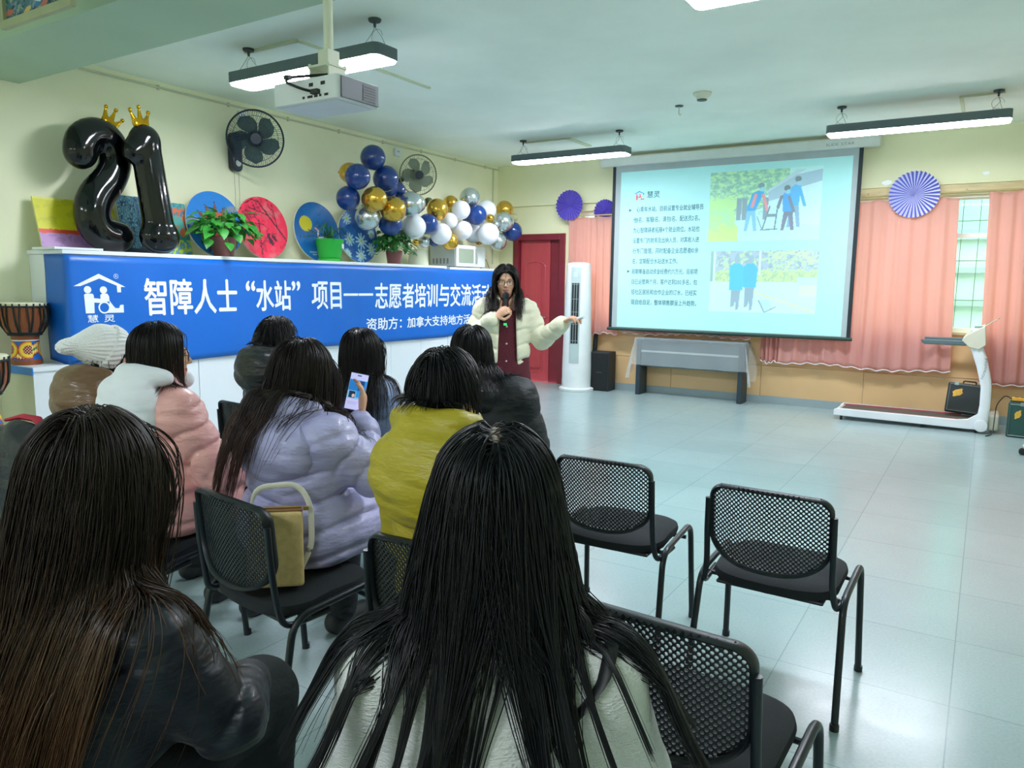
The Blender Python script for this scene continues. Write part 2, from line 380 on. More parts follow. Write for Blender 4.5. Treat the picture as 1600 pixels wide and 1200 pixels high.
# ------------------------------------------------------------------ ceiling lamps
m_dark = mat('lamp_housing_grey', '#5b6a6c', 0.45); m_diff = mat('lamp_diffuser', '#ffffff', 0.6, emit='#f0f4ff', es=LAMP_L)
m_wire = mat('steel_wire', '#9aa39c', 0.4, metal=.6); m_cap = mat('dark_cap', '#3b4444', .5)
def rrect(hx, hy, r, n=5):
    P = []
    for cx, cy, a in ((hx - r, hy - r, 0), (-hx + r, hy - r, PI / 2), (-hx + r, -hy + r, PI), (hx - r, -hy + r, 1.5 * PI)):
        P += [(cx + r * math.cos(a + PI / 2 * k / n), cy + r * math.sin(a + PI / 2 * k / n)) for k in range(n + 1)]
    return P
def make_lamp(label):
    t = thing('pendant_light', label, 'ceiling light', (0, 0, 3.0), group='long pendant lights')
    MB().prism(rrect(.775, .125, .05), 0.012, 0.09).build('housing', m_dark, t, angle=30)
    MB().prism(rrect(.762, .113, .045), 0.0, 0.013).build('diffuser', m_diff, t, angle=30)
    for s in (-1, 1):
        MB().lathe([(.04, .262), (.045, .27), (.045, .2795)], 16, (s * .655, 0, 0)).lathe([(.008, .225), (.012, .262)], 8, (s * .655, 0, 0)).build('ceiling_mount', m_cap, t)
        b = MB()
        for q in (-1, 1): b.tube([(s * .655, 0, .23), (s * .655 + .02, q * .05, .17), (s * .655 + q * .05, q * .07, .088)], .0022, 5)
        b.tube([(s * .655 + .05 * math.cos(a), .02, .17 + .05 * math.sin(a)) for a in [k * PI / 5 for k in range(9)]], .0018, 5)
        b.build('hanging_wire', m_wire, t)
    return t
lampA = make_lamp('long pendant light in front of the projection screen, near the left wall')
lampA.location = (-4.43, 8.25, 3.0)
for lab, x, y in (('bright pendant light just behind the ceiling projector', -4.35, 4.04), ('long pendant light above the treadmill and right curtain', -.725, 8.25), ('pendant light peeking in at the top edge above the empty floor', -.72, 4.1),
                  ('pendant light behind the audience on the left', -4.35, -1.9), ('pendant light behind the audience on the right', -.72, -1.9)):
    c = copy_tree(lampA); c.location = (x, y, 3.0); c['label'] = lab
m_trunk = mat('cable_trunking_cream', '#cfd8b8', .5)
for lab, P in (('cream cable trunking on the ceiling over the projector light', [(-5.09, 4.09), (-4.49, 4.07), (-4.50, 5.64)]),
               ('cream cable trunking on the ceiling over the left pendant light', [(-5.13, 8.37), (-4.54, 8.36), (-4.47, 8.93)]),
               ('cream cable trunking on the ceiling over the right pendant light', [(-.02, 8.33), (-.37, 8.34), (-.36, 9.1)])):
    b = MB()
    for (a0, b0), (a1, b1) in zip(P, P[1:]): b.box(((a0 + a1) / 2, (b0 + b1) / 2, HC - .008), (max(.03, abs(a1 - a0)), max(.03, abs(b1 - b0)), .0155))
    tag(b.build('cable_trunking', m_trunk, smooth=False), lab, 'cable trunking', 'ceiling cable trunking')
# conduit run along the top of the left wall, with a drop in the corner
b = MB().tube([(XL + .014, 3.1, 3.225), (XL + .014, 9.86, 3.225)], .011, 8)
for k in range(9): b.box((XL + .012, 3.5 + k * .75, 3.225), (.02, .02, .04))
b.tube([(XL + .014, 9.72, 3.225), (XL + .014, 9.72, 1.8)], .010, 8)
tag(b.build('wall_conduit', mat('conduit_grey', '#c6cbb2', .5)), 'thin pale conduit along the top of the left wall', 'conduit')
# smoke detector and bare hook
t = thing('smoke_detector', 'round white smoke detector on the ceiling', 'smoke detector', (-2.40, 7.05, HC))
MB().lathe([(.085, -.001), (.085, -.018), (.07, -.03)], 28).build('base', mat('ivory_plastic', '#d9dcc6', .45), t)
MB().lathe([(.062, -.03), (.05, -.06), (.045, -.062)], 28).build('cap', mat('ivory_plastic', '#d9dcc6', .45), t)
MB().lathe([(.046, -.062), (.044, -.07), (.01, -.072)], 28).build('sensor_ring', m_cap, t)
t = thing('ceiling_hook', 'small bare hook hanging from the ceiling near the smoke detector', 'hook', (-2.76, 7.43, HC))
MB().lathe([(.04, -.001), (.04, -.01), (.01, -.014)], 12).build('plate', m_cap, t)
MB().tube([(0, 0, -.01), (0, 0, -.08), (.012, 0, -.095), (.024, 0, -.08)], .006, 8).build('hook_rod', m_trunk, t)

# ------------------------------------------------------------------ flower painting on the beam, projector
m_paint = mat('painted_picture', '#ffffff', 0.5, attr='Col', nscale=20, namt=.03); m_frm = mat('picture_frame_wood', '#a9ad86', .45, nscale=5, namt=.1)
t = thing('framed_picture', 'framed painting of white daisies hung on the ceiling beam', 'picture', (-4.12, 2.063, 2.995))
W, H2 = .345, .215; b = MB()
for (cx, cz, dx, dz) in ((0, -H2 + .02, 2 * W, .04), (0, H2 - .02, 2 * W, .04), (-W + .02, 0, .04, 2 * H2 - .08), (W - .02, 0, .04, 2 * H2 - .08)): b.box((cx, -.016, cz), (dx, .03, dz))
b.build('frame', m_frm, t, smooth=False, bevel=.004)
def flowers(U, V):
    a = Art(U, V, '#3f6f80'); n = a.noise(22, 3); a.put(n > .25, '#2a5a4a').put(n < -.35, '#7f93a8')
    n2 = a.noise(40, 5); a.put(n2 > .5, '#9aa880').put(n2 < -.55, '#23364a')
    rs = np.random.RandomState(4)
    for k in range(26):
        x, y = rs.rand(2); a.ell(x, y, .02 + .03 * rs.rand(), .06 + .05 * rs.rand(), ['#2f78b8', '#c86a5a', '#e0b860', '#5aa0d8', '#7a4060'][k % 5], .9, rs.rand() * 3)
    for (x, y, r) in ((.55, .28, .12), (.25, .55, .13), (.8, .7, .12), (.48, .8, .1)):
        for k in range(9): q = k * 2 * PI / 9; a.ell(x + r * .55 * math.cos(q), y + r * .9 * math.sin(q), r * .42, r * .5, '#e8e6ee', 1, q)
        a.ell(x, y, r * .25, r * .45, '#e2b020')
    a.ell(.9, .2, .04, .12, '#e08a28'); return a.c
painted('canvas', lambda U, V: (-(W - .035) + U * 2 * (W - .035), np.full_like(U, -.012), -(H2 - .035) + V * 2 * (H2 - .035)), flowers, 150, 90, m_paint, t)

m_pw = mat('projector_white', '#dfe3e6', .4); m_pg = mat('projector_grey', '#8d9ba3', .45); m_blk = mat('black_plastic', '#15191b', .4)
t = thing('ceiling_projector', 'white projector on a pole under the ceiling beam', 'projector', (-2.5225, 2.4425, 2.25))
b = MB(); b.prism(rrect(.198, .126, .02), .002, .098); b.build('body', m_pw, t, angle=30, bevel=.004)
MB().bx(-.17, .17, -.10, .10, -.0005, .0025).build('bottom_cover', m_pw, t, smooth=False)
b = MB().bx(.1985, .2035, -.112, .112, .006, .092); b.build('front_grille_panel', mat('projector_blue_grey', '#46545e', .45), t, smooth=False, bevel=.003)
b = MB()
for k in range(6): b.bx(.203, .206, .015, .09, .018 + k * .011, .024 + k * .011)
b.bx(.2025, .2045, .012, .094, .013, .083); b.build('exhaust_grille', mat('dark_grey_plastic', '#4c565c', .5), t, smooth=False)
b = MB()
for k, (x, wd) in enumerate(((.02, .03), (.06, .02), (.09, .012), (.12, .022), (-.01, .012))): b.bx(x, x + wd, -.1275, -.1245, .016, .026)
for x in (.03, .1): b.bx(x, x + .024, -.1275, -.1245, .062, .076)
b.build('port', m_blk, t, smooth=False)
b = MB().tube(fillet([(.06, -.128, .038), (.03, -.17, .045), (-.04, -.19, .075), (-.05, -.17, .10), (.02, -.1, .115), (.06, -.03, .13), (.03, .0, .16)], .04), .006, 8)
b.box((.075, -.135, .036), (.04, .02, .018)); b.box((-.05, -.17, .10), (.03, .02, .016)); b.build('cable', m_blk, t)
MB().lathe([(.03, 0), (.032, .015), (.026, .02)], 24, (-.09, .127, .05), Matrix.Rotation(-PI / 2, 3, 'X')).build('lens', m_blk, t)
b = MB(); b.bx(-.06, .09, -.06, .06, .1, .112); b.bx(-.05, -.042, -.05, .05, .112, .17); b.bx(.062, .07, -.05, .05, .112, .17); b.bx(-.055, .075, -.055, .055, .165, .175)
for q in ((-.045, -.05), (.065, -.05), (-.045, .05), (.065, .05)): b.lathe([(.007, .16), (.007, .182)], 8, (*q, 0))
b.bx(-.01, .05, -.035, .035, .175, .24); b.build('bracket', mat('bracket_cream', '#d3d8c4', .45), t, smooth=False, bevel=.002)
b = MB().lathe([(.021, .2), (.021, .4975)], 20, (.02, 0, 0)).lathe([(.05, .488), (.05, .4985)], 20, (.02, 0, 0)); b.build('pole', mat('pole_cream', '#dde0cb', .4), t)

# ------------------------------------------------------------------ projection screen and slide
SY = 9.70
t = thing('projection_screen', 'large pull-down projection screen showing a slide', 'projection screen', (0, 0, 0))
MB().bx(-4.69, -1.18, 9.64, 9.762, 3.11, 3.23).build('housing', mat('screen_case', '#cfd6cf', .4), t, smooth=False, bevel=.01)
for x in (-4.6, -1.3): MB().bx(x, x + .04, 9.70, 9.868, 3.2305, 3.265).build('wall_clip', m_cap, t, smooth=False)
MB().bx(-4.49, -1.38, SY, SY + .006, .907, 3.11).build('fabric', mat('screen_fabric', '#a9b6b8', .8), t, smooth=False)
m_bd = mat('screen_black_border', '#16242a', .6)
for n, q in (('left', (-4.513, -4.469)), ('right', (-1.40, -1.356))): MB().bx(q[0], q[1], SY - .004, SY + .008, .907, 3.11).build('black_border', m_bd, t, smooth=False)
MB().tube([(-4.533, SY, .891), (-1.336, SY, .891)], .022, 10).build('weight_bar', mat('weight_bar', '#1e4038', .5), t)
def slide_mat(name, col, base=.25, es=.8, attr=None):
    m = mat(name, col, .8, spec=.1, attr=attr, emit='attr' if attr else col, es=es, nscale=3, namt=.02)
    return m
m_slide = slide_mat('slide_light', '#b6eeef', es=.07); m_stext = slide_mat('slide_text', '#517c8a', es=.0); m_pic = slide_mat('slide_picture', '#ffffff', es=.05, attr='Col')
m_sblue = slide_mat('slide_blue', '#3aa6d8', es=.1); m_sred = slide_mat('slide_red', '#e07a88', es=.1)
sl = MB().bx(-4.39, -1.46, SY - .003, SY - .001, .921, 3.029).build('slide', m_slide, t, smooth=False)
S = lambda u, v, q: (u, SY - .003 - q, v)
rows = ['心青年水站，目前设置专业就业辅导员', '他1名、客服1名、清包1名、配送员2名。', '为心智障碍者拓展4个就业岗位。水站也', '设置专门的财务及出纳人员，对其收入进', '行专门管理。同时配备企业志愿者10余', '名，定期配合水站送水工作。',
        '前期筹备启动资金经费约六万元，目前项', '目已运营两个月，客户达到200多名，包', '括社区居民和合作企业的订水，已经实', '现自给自足，整体销售额呈上升趋势。']
for k, s in enumerate(rows):
    z = 2.529 - k * .139; x0 = -4.147 if k == 0 else -4.187; x1 = x0 + (.93 if k != 5 else .65)
    lettering(s, S, x0, x1, z - .045, z + .03, m_stext, sl, 'slide_lettering', bold=.012)
for z in (2.515, 1.69): MB().prism([(-4.256, z - .02), (-4.216, z), (-4.256, z + .02)], .0, .002, S).build('slide_bullet', m_stext, sl, smooth=False)
def emblem(fn, x0, z0, s, top, low, parent, name):
    """house roof over a standing and a wheelchair figure; unit size about 4 x 3"""
    def P(b, pts): b.prism([(x0 + p[0] * s, z0 + p[1] * s) for p in pts], 0, .0012, fn)
    def disc(b, c, r, n=20): P(b, [(c[0] + r * math.cos(2 * PI * k / n), c[1] + r * math.sin(2 * PI * k / n)) for k in range(n)])
    b = MB(); P(b, [(0, 2.07), (1.92, 3.02), (4.0, 2.02), (3.62, 2.02), (3.62, 1.6), (3.32, 1.6), (3.30, 2.12), (1.95, 2.66), (.5, 2.07)]); b.build(name + '_roof', top, parent, smooth=False)
    b = MB(); disc(b, (1.02, 1.8), .28); disc(b, (2.23, 1.78), .28)
    P(b, [(.73, 1.42), (.85, 1.5), (1.35, 1.5), (1.45, 1.4), (1.47, 1.15), (1.97, 1.1), (1.97, .78), (1.47, .82), (1.45, 0), (.78, 0)])
    P(b, [(1.97, 1.4), (2.1, 1.5), (2.5, 1.5), (2.64, 1.3), (2.66, .9), (1.97, .8)])
    n = 24
    for k in range(n):
        a0, a1 = 2 * PI * k / n, 2 * PI * (k + 1) / n
        P(b, [(2.24 + r * math.cos(a), .42 + r * math.sin(a)) for r, a in ((.36, a0), (.47, a0), (.47, a1), (.36, a1))])
    P(b, [(2.66, .95), (2.9, .6), (3.1, .36), (3.4, .35), (3.5, .6), (3.77, .62), (3.77, 0), (2.3, 0), (2.3, .06), (2.62, .2)])
    b.build(name + '_figures', low, parent, smooth=False)
emblem(S, -4.192, 2.648, .0396, m_sblue, m_sred, sl, 'emblem')
lettering('慧灵', S, -4.0, -3.82, 2.668, 2.757, m_stext, sl, 'slide_lettering', bold=.012)
def pic1(U, V):
    a = Art(U, V, '#c8f6f4'); n = a.noise(26, 1); n2 = a.noise(60, 2)
    tree = (V > .42 + .1 * n) & (U < .52 + .08 * n) | (V > .72 + .06 * n) & (U < .72)
    a.put(tree, '#a8d8b4').put(tree & (n2 > .15), '#8fc4a0').put(tree & (n2 < -.3), '#c4f0a8')
    a.poly([(.52, .62), (.74, .92), (1, .97), (1, .2), (.8, .22), (.52, .5)], '#d2f4f8').poly([(.54, .55), (.54, .68), (.78, .9), (1, .96), (1, .8), (.8, .72), (.72, .62)], '#aac4d8').poly([(.52, .66), (.53, .7), (.78, .97), (.86, .97)], '#c6dce6')
    a.put((U < .26 + .04 * n) & (V < .62 + .1 * n2), '#c4f090').put((U < .2 + .05 * n2) & (V < .45) & (n > -.1), '#b8f2a8').put((U < .28) & (V < .2 + .08 * n), '#d2f27a')
    def man(x, y, h, vest, arm, leg, hat, lean):
        a.poly([(x - .035, y + h * .45), (x + .04, y + h * .45), (x + .06, y), (x + .03, y), (x + .005, y + h * .35), (x - .03, y), (x - .055, y)], leg)
        a.poly([(x - .045, y + h * .42), (x + .04, y + h * .42), (x + .055 + lean, y + h * .8), (x + .0 + lean, y + h * .84), (x - .03 + lean * .6, y + h * .78)], vest)
        a.line(x + lean - .02, y + h * .76, x + lean - .05, y + h * .5, .014, arm).line(x + lean + .045, y + h * .74, x + lean + .09, y + h * .42, .014, arm)
        a.ell(x + lean + .03, y + h * .9, .022, .06, '#d8b8b4').ell(x + lean + .025, y + h * .94, .028, .04, hat).ell(x + lean + .035, y + h * .86, .02, .03, '#8fd4f0')
    for x in (.28, .33, .52): a.poly([(x - .02, .3), (x + .02, .3), (x + .025, .6), (x - .02, .62)], '#8a98a8')
    man(.39, .14, .68, '#2aa0e6', '#f08a98', '#86c4e4', '#7a8a98', .06); man(.77, .18, .7, '#49aef0', '#49aef0', '#8aaed0', '#6a6a78', .0); man(.72, .14, .62, '#3f9cf0', '#7a7088', '#7a6e8c', '#6a6470', -.04)
    a.poly([(.51, .16), (.60, .16), (.63, .46), (.55, .46)], '#cceef0').line(.5, .15, .56, .48, .006, '#5a7c90').line(.61, .15, .63, .48, .006, '#5a7c90').rect(.53, .62, .33, .37, '#7a8a94').line(.49, .15, .63, .16, .008, '#5a7c90').line(.45, .34, .5, .15, .005, '#7aa0b4')
    return a.c * .78 + .22 * np.array(lin('#c0f8fa'))
def pic2(U, V):
    a = Art(U, V, '#d2f8f8'); n = a.noise(30, 8); n2 = a.noise(70, 9)
    bk = V > .52 + .02 * n2; a.put(bk, '#b0bccc').put(bk & (n > .1), '#c8dcb0').put(bk & (n2 > .3), '#98a8b8').put(bk & (n < -.2) & (U > .55), '#d4ecb0')
    hd = (V > .5) & (V < .68 + .04 * n2); a.put(hd, '#cfe690').put(hd & (n2 < -.1), '#b0cc90'); a.rect(.465, .485, .6, 1, '#e4f0dc').rect(0, .03, .5, 1, '#8fb0a8').rect(.03, .05, .5, 1, '#d8f4f0')
    a.rect(.84, 1, .28, .45, '#dcd8c8').rect(.82, 1, .45, .58, '#c8dce0').line(.06, .5, .42, .36, .008, '#d8dcc8').line(.42, .34, .98, .04, .012, '#e4d8a8')
    for x, w_, h0, c in ((.26, .065, .36, '#33bcf0'), (.39, .06, .41, '#36b4ee')):
        a.poly([(x - .045, h0 + .03), (x + .045, h0 + .03), (x + .03, .05), (x + .005, .03), (x, .2), (x - .015, .1), (x - .045, .08)], '#8fa0b4')
        a.poly([(x - w_, h0), (x + w_, h0), (x + w_ * 1.15, .72), (x + .03, .8), (x - .03, .8), (x - w_ * 1.1, .74)], c); a.ell(x, .86, .028, .07, '#9ab0c0')
    a.poly([(.48, .2), (.57, .22), (.62, .06), (.54, .02)], '#bfe8f0').line(.48, .2, .54, .01, .006, '#6a94a8').line(.54, .01, .64, .1, .006, '#6a94a8')
    return a.c * .75 + .25 * np.array(lin('#c0f8fa'))
def quadpic(name, x0, x1, z0, z1, f, nu, nv): painted(name, lambda U, V: (x0 + (x1 - x0) * U, np.full_like(U, SY - .0045), z0 + (z1 - z0) * V), f, nu, nv, m_pic, sl)
quadpic('slide_photo', -3.138, -1.78, 2.074, 2.94, pic1, 220, 150); quadpic('slide_photo', -3.088, -1.767, 1.174, 1.95, pic2, 200, 130)
lettering('SLIDE STAR', lambda u, v, q: (u, 9.6395 - q, v), -1.76, -1.45, 3.145, 3.175, mat('case_print', '#7d8a8a', .5), t, 'case_lettering')

# ------------------------------------------------------------------ curtains, curtain rail, paper fans, wall tape
def curtain_mat(name, col):
    m = mat(name, col, .8, spec=.1, nscale=3, namt=.07, trans=.60, tcol='#ffc0b0', bump=.1, bscale=200, stretch=(1, 1, .3)); return m
m_cur = curtain_mat('curtain_coral', '#e4c8c2'); m_cur2 = curtain_mat('curtain_fold_rose', '#cdb4ae')
def curtain(label, x0, x1, z0, z1, folds, seed, y=9.79, amp=.035, flare=0.0, mats=m_cur, xtop0=None, xtop1=None):
    rs = np.random.RandomState(seed); ph = rs.rand(8) * 6
    a0 = x0 if xtop0 is None else xtop0; a1 = x1 if xtop1 is None else xtop1
    def fn(u, v):
        w_ = u + .012 * math.sin(7 * u + ph[0]); s = math.sin(2 * PI * folds * w_ + ph[1]) + .5 * math.sin(2 * PI * folds * .43 * w_ + ph[2]) + .3 * math.sin(2 * PI * folds * 2.1 * w_ + ph[3])
        k = .55 + .45 * (1 - v); xa = a0 + (a1 - a0) * u; xb = x0 + (x1 - x0) * u; x = xb + (xa - xb) * v
        return (x, y + amp * k * s * .6 + .012 * math.sin(5 * v + 9 * u), z0 + (z1 - z0) * v + .012 * math.sin(2 * PI * folds * u + 1) * (1 - v) + .015 * math.sin(9 * u + ph[4]) * (1 - v) - .02 * math.sin(PI * ((u * folds * .5) % 1)) * v ** 6)
    t = MB().grid(fn, int(folds * 14), 40).build('curtain', mats, thick=.002, angle=0)
    tag(t, label, 'curtain', 'coral curtains')
    hm = MB().tube([fn(i / 80, 0) for i in range(81)], .007, 6); hm.build('hem', mat('hem_white', '#e6dcdc', .8), t)
    return t
curtain('coral curtain left of the screen behind the air conditioner', -5.22, -4.42, .80, 2.47, 7, 1)
curtain('coral curtain mostly hidden behind the projection screen', -4.40, -2.55, .84, 2.47, 12, 2, y=9.79, amp=.03)
curtain('bunched greyish curtain hem below the screen bottom bar', -2.42, -2.20, .55, 2.5, 4, 6, y=9.80, amp=.03, mats=m_cur2)
curtain('wide coral curtain right of the screen with a dirty hem', -2.20, -.30, .55, 2.52, 11, 3, xtop0=-2.15, xtop1=-.36)
curtain('coral curtain at the right edge behind the treadmill', -.02, 2.25, .47, 2.56, 15, 4, y=9.80, xtop0=-.08)
t = thing('curtain_rail', 'wooden curtain rail board above the right curtains', 'curtain rail', (0, 0, 0))
MB().bx(-1.40, 2.7, 9.845, 9.868, 2.575, 2.655).build('board', mat('rail_wood', '#cbb98a', .5, nscale=4, namt=.15, stretch=(1, 1, 6)), t, smooth=False)
b = MB().tube([(-2.5, 9.80, 2.56), (2.7, 9.80, 2.58)], .010, 8)
for x in (-1.3, -.3, 1.0, 2.4): b.bx(x - .01, x + .01, 9.79, 9.85, 2.565, 2.60)
b.build('rod', mat('rod_brass', '#b9a77a', .4), t)
t = thing('curtain_rod', 'thin curtain rod over the left curtain beside the screen', 'curtain rod', (0, 0, 0))
b = MB().tube([(-5.27, 9.80, 2.48), (-2.55, 9.80, 2.48)], .010, 8); b.build('rod', mat('rod_brass', '#b9a77a', .4), t)
b = MB()
for x in (-5.2, -3.4): b.bx(x - .01, x + .01, 9.79, 9.922, 2.47, 2.49)
b.build('rod_bracket', m_cap, t, smooth=False)
def paper_fan(label, c, r, mats, nf, tilt=0):
    t = thing('paper_rosette', label, 'paper fan', c, rot=(0, tilt, 0), group='paper rosettes on the far wall')
    vv = [(0, -.006, 0)]; n = nf * 2
    for rr in (.08, .5, 1):
        for k in range(n):
            a = 2 * PI * k / n; q = rr * r * (1 if k % 2 else .965); vv.append((q * math.cos(a), (-.006 - .028 * rr if k % 2 else -.004), q * math.sin(a)))
    ff = [(0, 1 + k, 1 + (k + 1) % n) for k in range(n)]; mi = [k % 2 for k in range(n)]
    for j in range(2):
        for k in range(n): ff.append((1 + j * n + k, 1 + (j + 1) * n + k, 1 + (j + 1) * n + (k + 1) % n, 1 + j * n + (k + 1) % n)); mi.append(k % 2)
    o = mesh_obj('pleats', vv, ff, mats, t, mi, smooth=False)
    q = o.modifiers.new('thick', 'SOLIDIFY'); q.thickness = .0012
    MB().lathe([(.0, -.02), (.018, -.016), (.02, -.002)], 16, M=Matrix.Rotation(PI / 2, 3, 'X')).build('center_disc', mats[0], t)
    return t
m_pv = mat('paper_violet', '#5f4fb8', .7); m_pw2 = mat('paper_white_lilac', '#dcdcf4', .7); m_pb = mat('paper_blue_violet', '#5860b8', .7)
paper_fan('larger violet pleated paper rosette left of the screen', (-5.22, 9.775, 2.632), .218, [m_pv, m_pv], 26)
paper_fan('smaller violet paper rosette partly behind the screen edge', (-4.695, 9.86, 2.535), .168, [m_pv, m_pv], 24)
paper_fan('blue and white striped paper rosette on the right curtain', (-.805, 9.752, 2.557), .262, [m_pb, m_pw2], 34)
for lab, x, z, r in (('torn white tape patch left of the striped rosette', -1.11, 2.72, .05), ('torn white tape patch right of the striped rosette', -.13, 2.765, .035), ('small tape scrap above the striped rosette', -.82, 2.84, .02)):
    rs = random.Random(int(x * 100)); P = [(x + r * (.7 + .6 * rs.random()) * math.cos(k * PI / 5), z + r * .55 * (.7 + .6 * rs.random()) * math.sin(k * PI / 5)) for k in range(10)]
    tag(MB().prism(P, YF - .0525, YF - .0495, lambda u, v, q: (u, q, v)).build('tape_patch', mat('tape_white', '#e4ecec', .3), smooth=False), lab, 'tape', 'tape patches on the lintel')

# ------------------------------------------------------------------ air conditioner, loudspeaker, folded stand
m_ac = mat('ac_white', '#dfe4e4', .3); m_acg = mat('ac_grey', '#aebfbd', .35)
t = thing('floor_air_conditioner', 'tall white column air conditioner by the red door', 'air conditioner', (-4.905, 9.5, 0), rotz=.25)
MB().lathe([(.245, 0), (.25, .012), (.25, .035), (.22, .05)], 40).build('base_plate', m_ac, t)
MB().lathe([(.205, .04), (.208, .3), (.190, 1.2), (.168, 1.76), (.16, 1.795), (.10, 1.808)], 40).build('cabinet', m_ac, t)
def acg(w0, z0, z1, off):
    def fn(u, v):
        z = z0 + (z1 - z0) * v; r = np.interp(z, [.04, .3, 1.2, 1.76], [.205, .208, .19, .168]) + off; a = -PI / 2 + (u - .5) * 2 * w0 / r
        return (r * math.cos(a), r * math.sin(a), z)
    return fn
MB().grid(acg(.072, .40, 1.74, .002), 12, 30).build('front_panel', m_acg, t)
b = MB()
for q in (-.036, 0, .036): 
    f0 = acg(.014, .68, 1.52, .005); b.grid(lambda u, v, q=q: (lambda p: (p[0] + q, p[1] + .35 * q * q / .2, p[2]))(f0(u, v)), 4, 20)
b.build('air_outlet', mat('outlet_black', '#141b1c', .5), t)
b = MB()
for z in (.72, .95, 1.12, 1.3, 1.5): 
    f0 = acg(.052, z - .003, z + .003, .0075); b.grid(f0, 10, 1)
for q in (-.018, .018, -.053, .053): f0 = acg(.0035, .68, 1.52, .0075); b.grid(lambda u, v, q=q: (lambda p: (p[0] + q, p[1] + 2.4 * q * q, p[2]))(f0(u, v)), 2, 20)
b.build('outlet_vanes', mat('vane_grey', '#8d9c9c', .4), t)
b = MB(); b.grid(acg(.03, 1.60, 1.68, .006), 6, 6); b.build('display', mat('ac_display', '#9fb6e0', .3, emit='#a8c4ff', es=.5), t)
m_spk = mat('speaker_black', '#1b2326', .55, bump=.2, bscale=150)
t = thing('loudspeaker', 'black floor loudspeaker beside the white air conditioner', 'loudspeaker', (-4.60, 9.72, 0), rotz=.06)
MB().bx(-.145, .145, -.13, .14, 0, .555).build('cabinet', m_spk, t, smooth=False, bevel=.01)
MB().bx(-.13, .13, -.138, -.131, .02, .535).build('grille_cloth', mat('grille_black', '#12181a', .8, bump=.5, bscale=300), t, smooth=False, bevel=.003)
MB().bx(-.04, .04, -.1405, -.138, .26, .275).build('badge', mat('badge_grey', '#3a464a', .3), t, smooth=False)
t = thing('folded_stand', 'narrow black folded stand leaning behind the loudspeaker', 'folded stand', (-4.80, 9.80, 0))
MB().tube([(0, 0, .0), (.01, .03, .5), (.02, .05, .80)], [.035, .035, .03], 10).build('bag', m_spk, t)
MB().tube([(.02, .05, .80), (.03, .06, 1.20)], [.016, .006], 8).build('pole', m_blk, t)
MB().ball((.045, .03, .87), .02).build('knob', m_blk, t)

# ------------------------------------------------------------------ console table with a sheer cloth
m_dk = mat('dark_table_wood', '#24343c', .45)
t = thing('console_table', 'dark console table under a sheer white cloth below the screen', 'table', (-3.31, 9.735, 0))
MB().bx(-.74, .74, -.145, .145, .755, .785).build('tabletop', m_dk, t, smooth=False, bevel=.004)
for s in (-1, 1): MB().bx(s * .70 - .03, s * .70 + .03, -.13, .13, 0, .755).build('leg', m_dk, t, smooth=False, bevel=.003)
MB().bx(-.67, .67, -.10, -.085, .40, .755).build('front_panel', mat('table_panel', '#41545a', .5), t, smooth=False)
MB().bx(-.67, .67, -.107, -.101, .595, .62).build('trim_strip', mat('pale_strip', '#aeb9b4', .4), t, smooth=False)
m_sheer = see_mat('sheer_cloth', '#dfe8ea', .27, .8)
def cl(u, v):
    a_ = (-1.26 + 2.52 * u); e = max(0, abs(a_) - .746); x = math.copysign(min(abs(a_), .746), a_); s = v * 1.1; yb = .15
    if s < .30: y, z = yb - s, .7885
    else:
        q = (s - .30) / .8; drop = .37
        y, z = -.152 - .02 * q * math.sin(14 * x), .7885 - drop * q
    if e > 0:
        f = e / .514; z = min(z, .7885 - .97 * e * (1 - .25 * (s < .1)) - (.06 * f if s > .3 else 0)); x = math.copysign(.75 + .085 * f + .022 * f * math.sin(11 * s + 1), x); y += (.03 * math.sin(13 * s + 2) - .02 * (s > .3)) * f
    return (x, y, z)
tag(MB().grid(cl, 170, 44).build('sheer_tablecloth', m_sheer, angle=0), 'sheer white cloth draped over the dark console table', 'tablecloth').location = (-3.31, 9.735, 0)

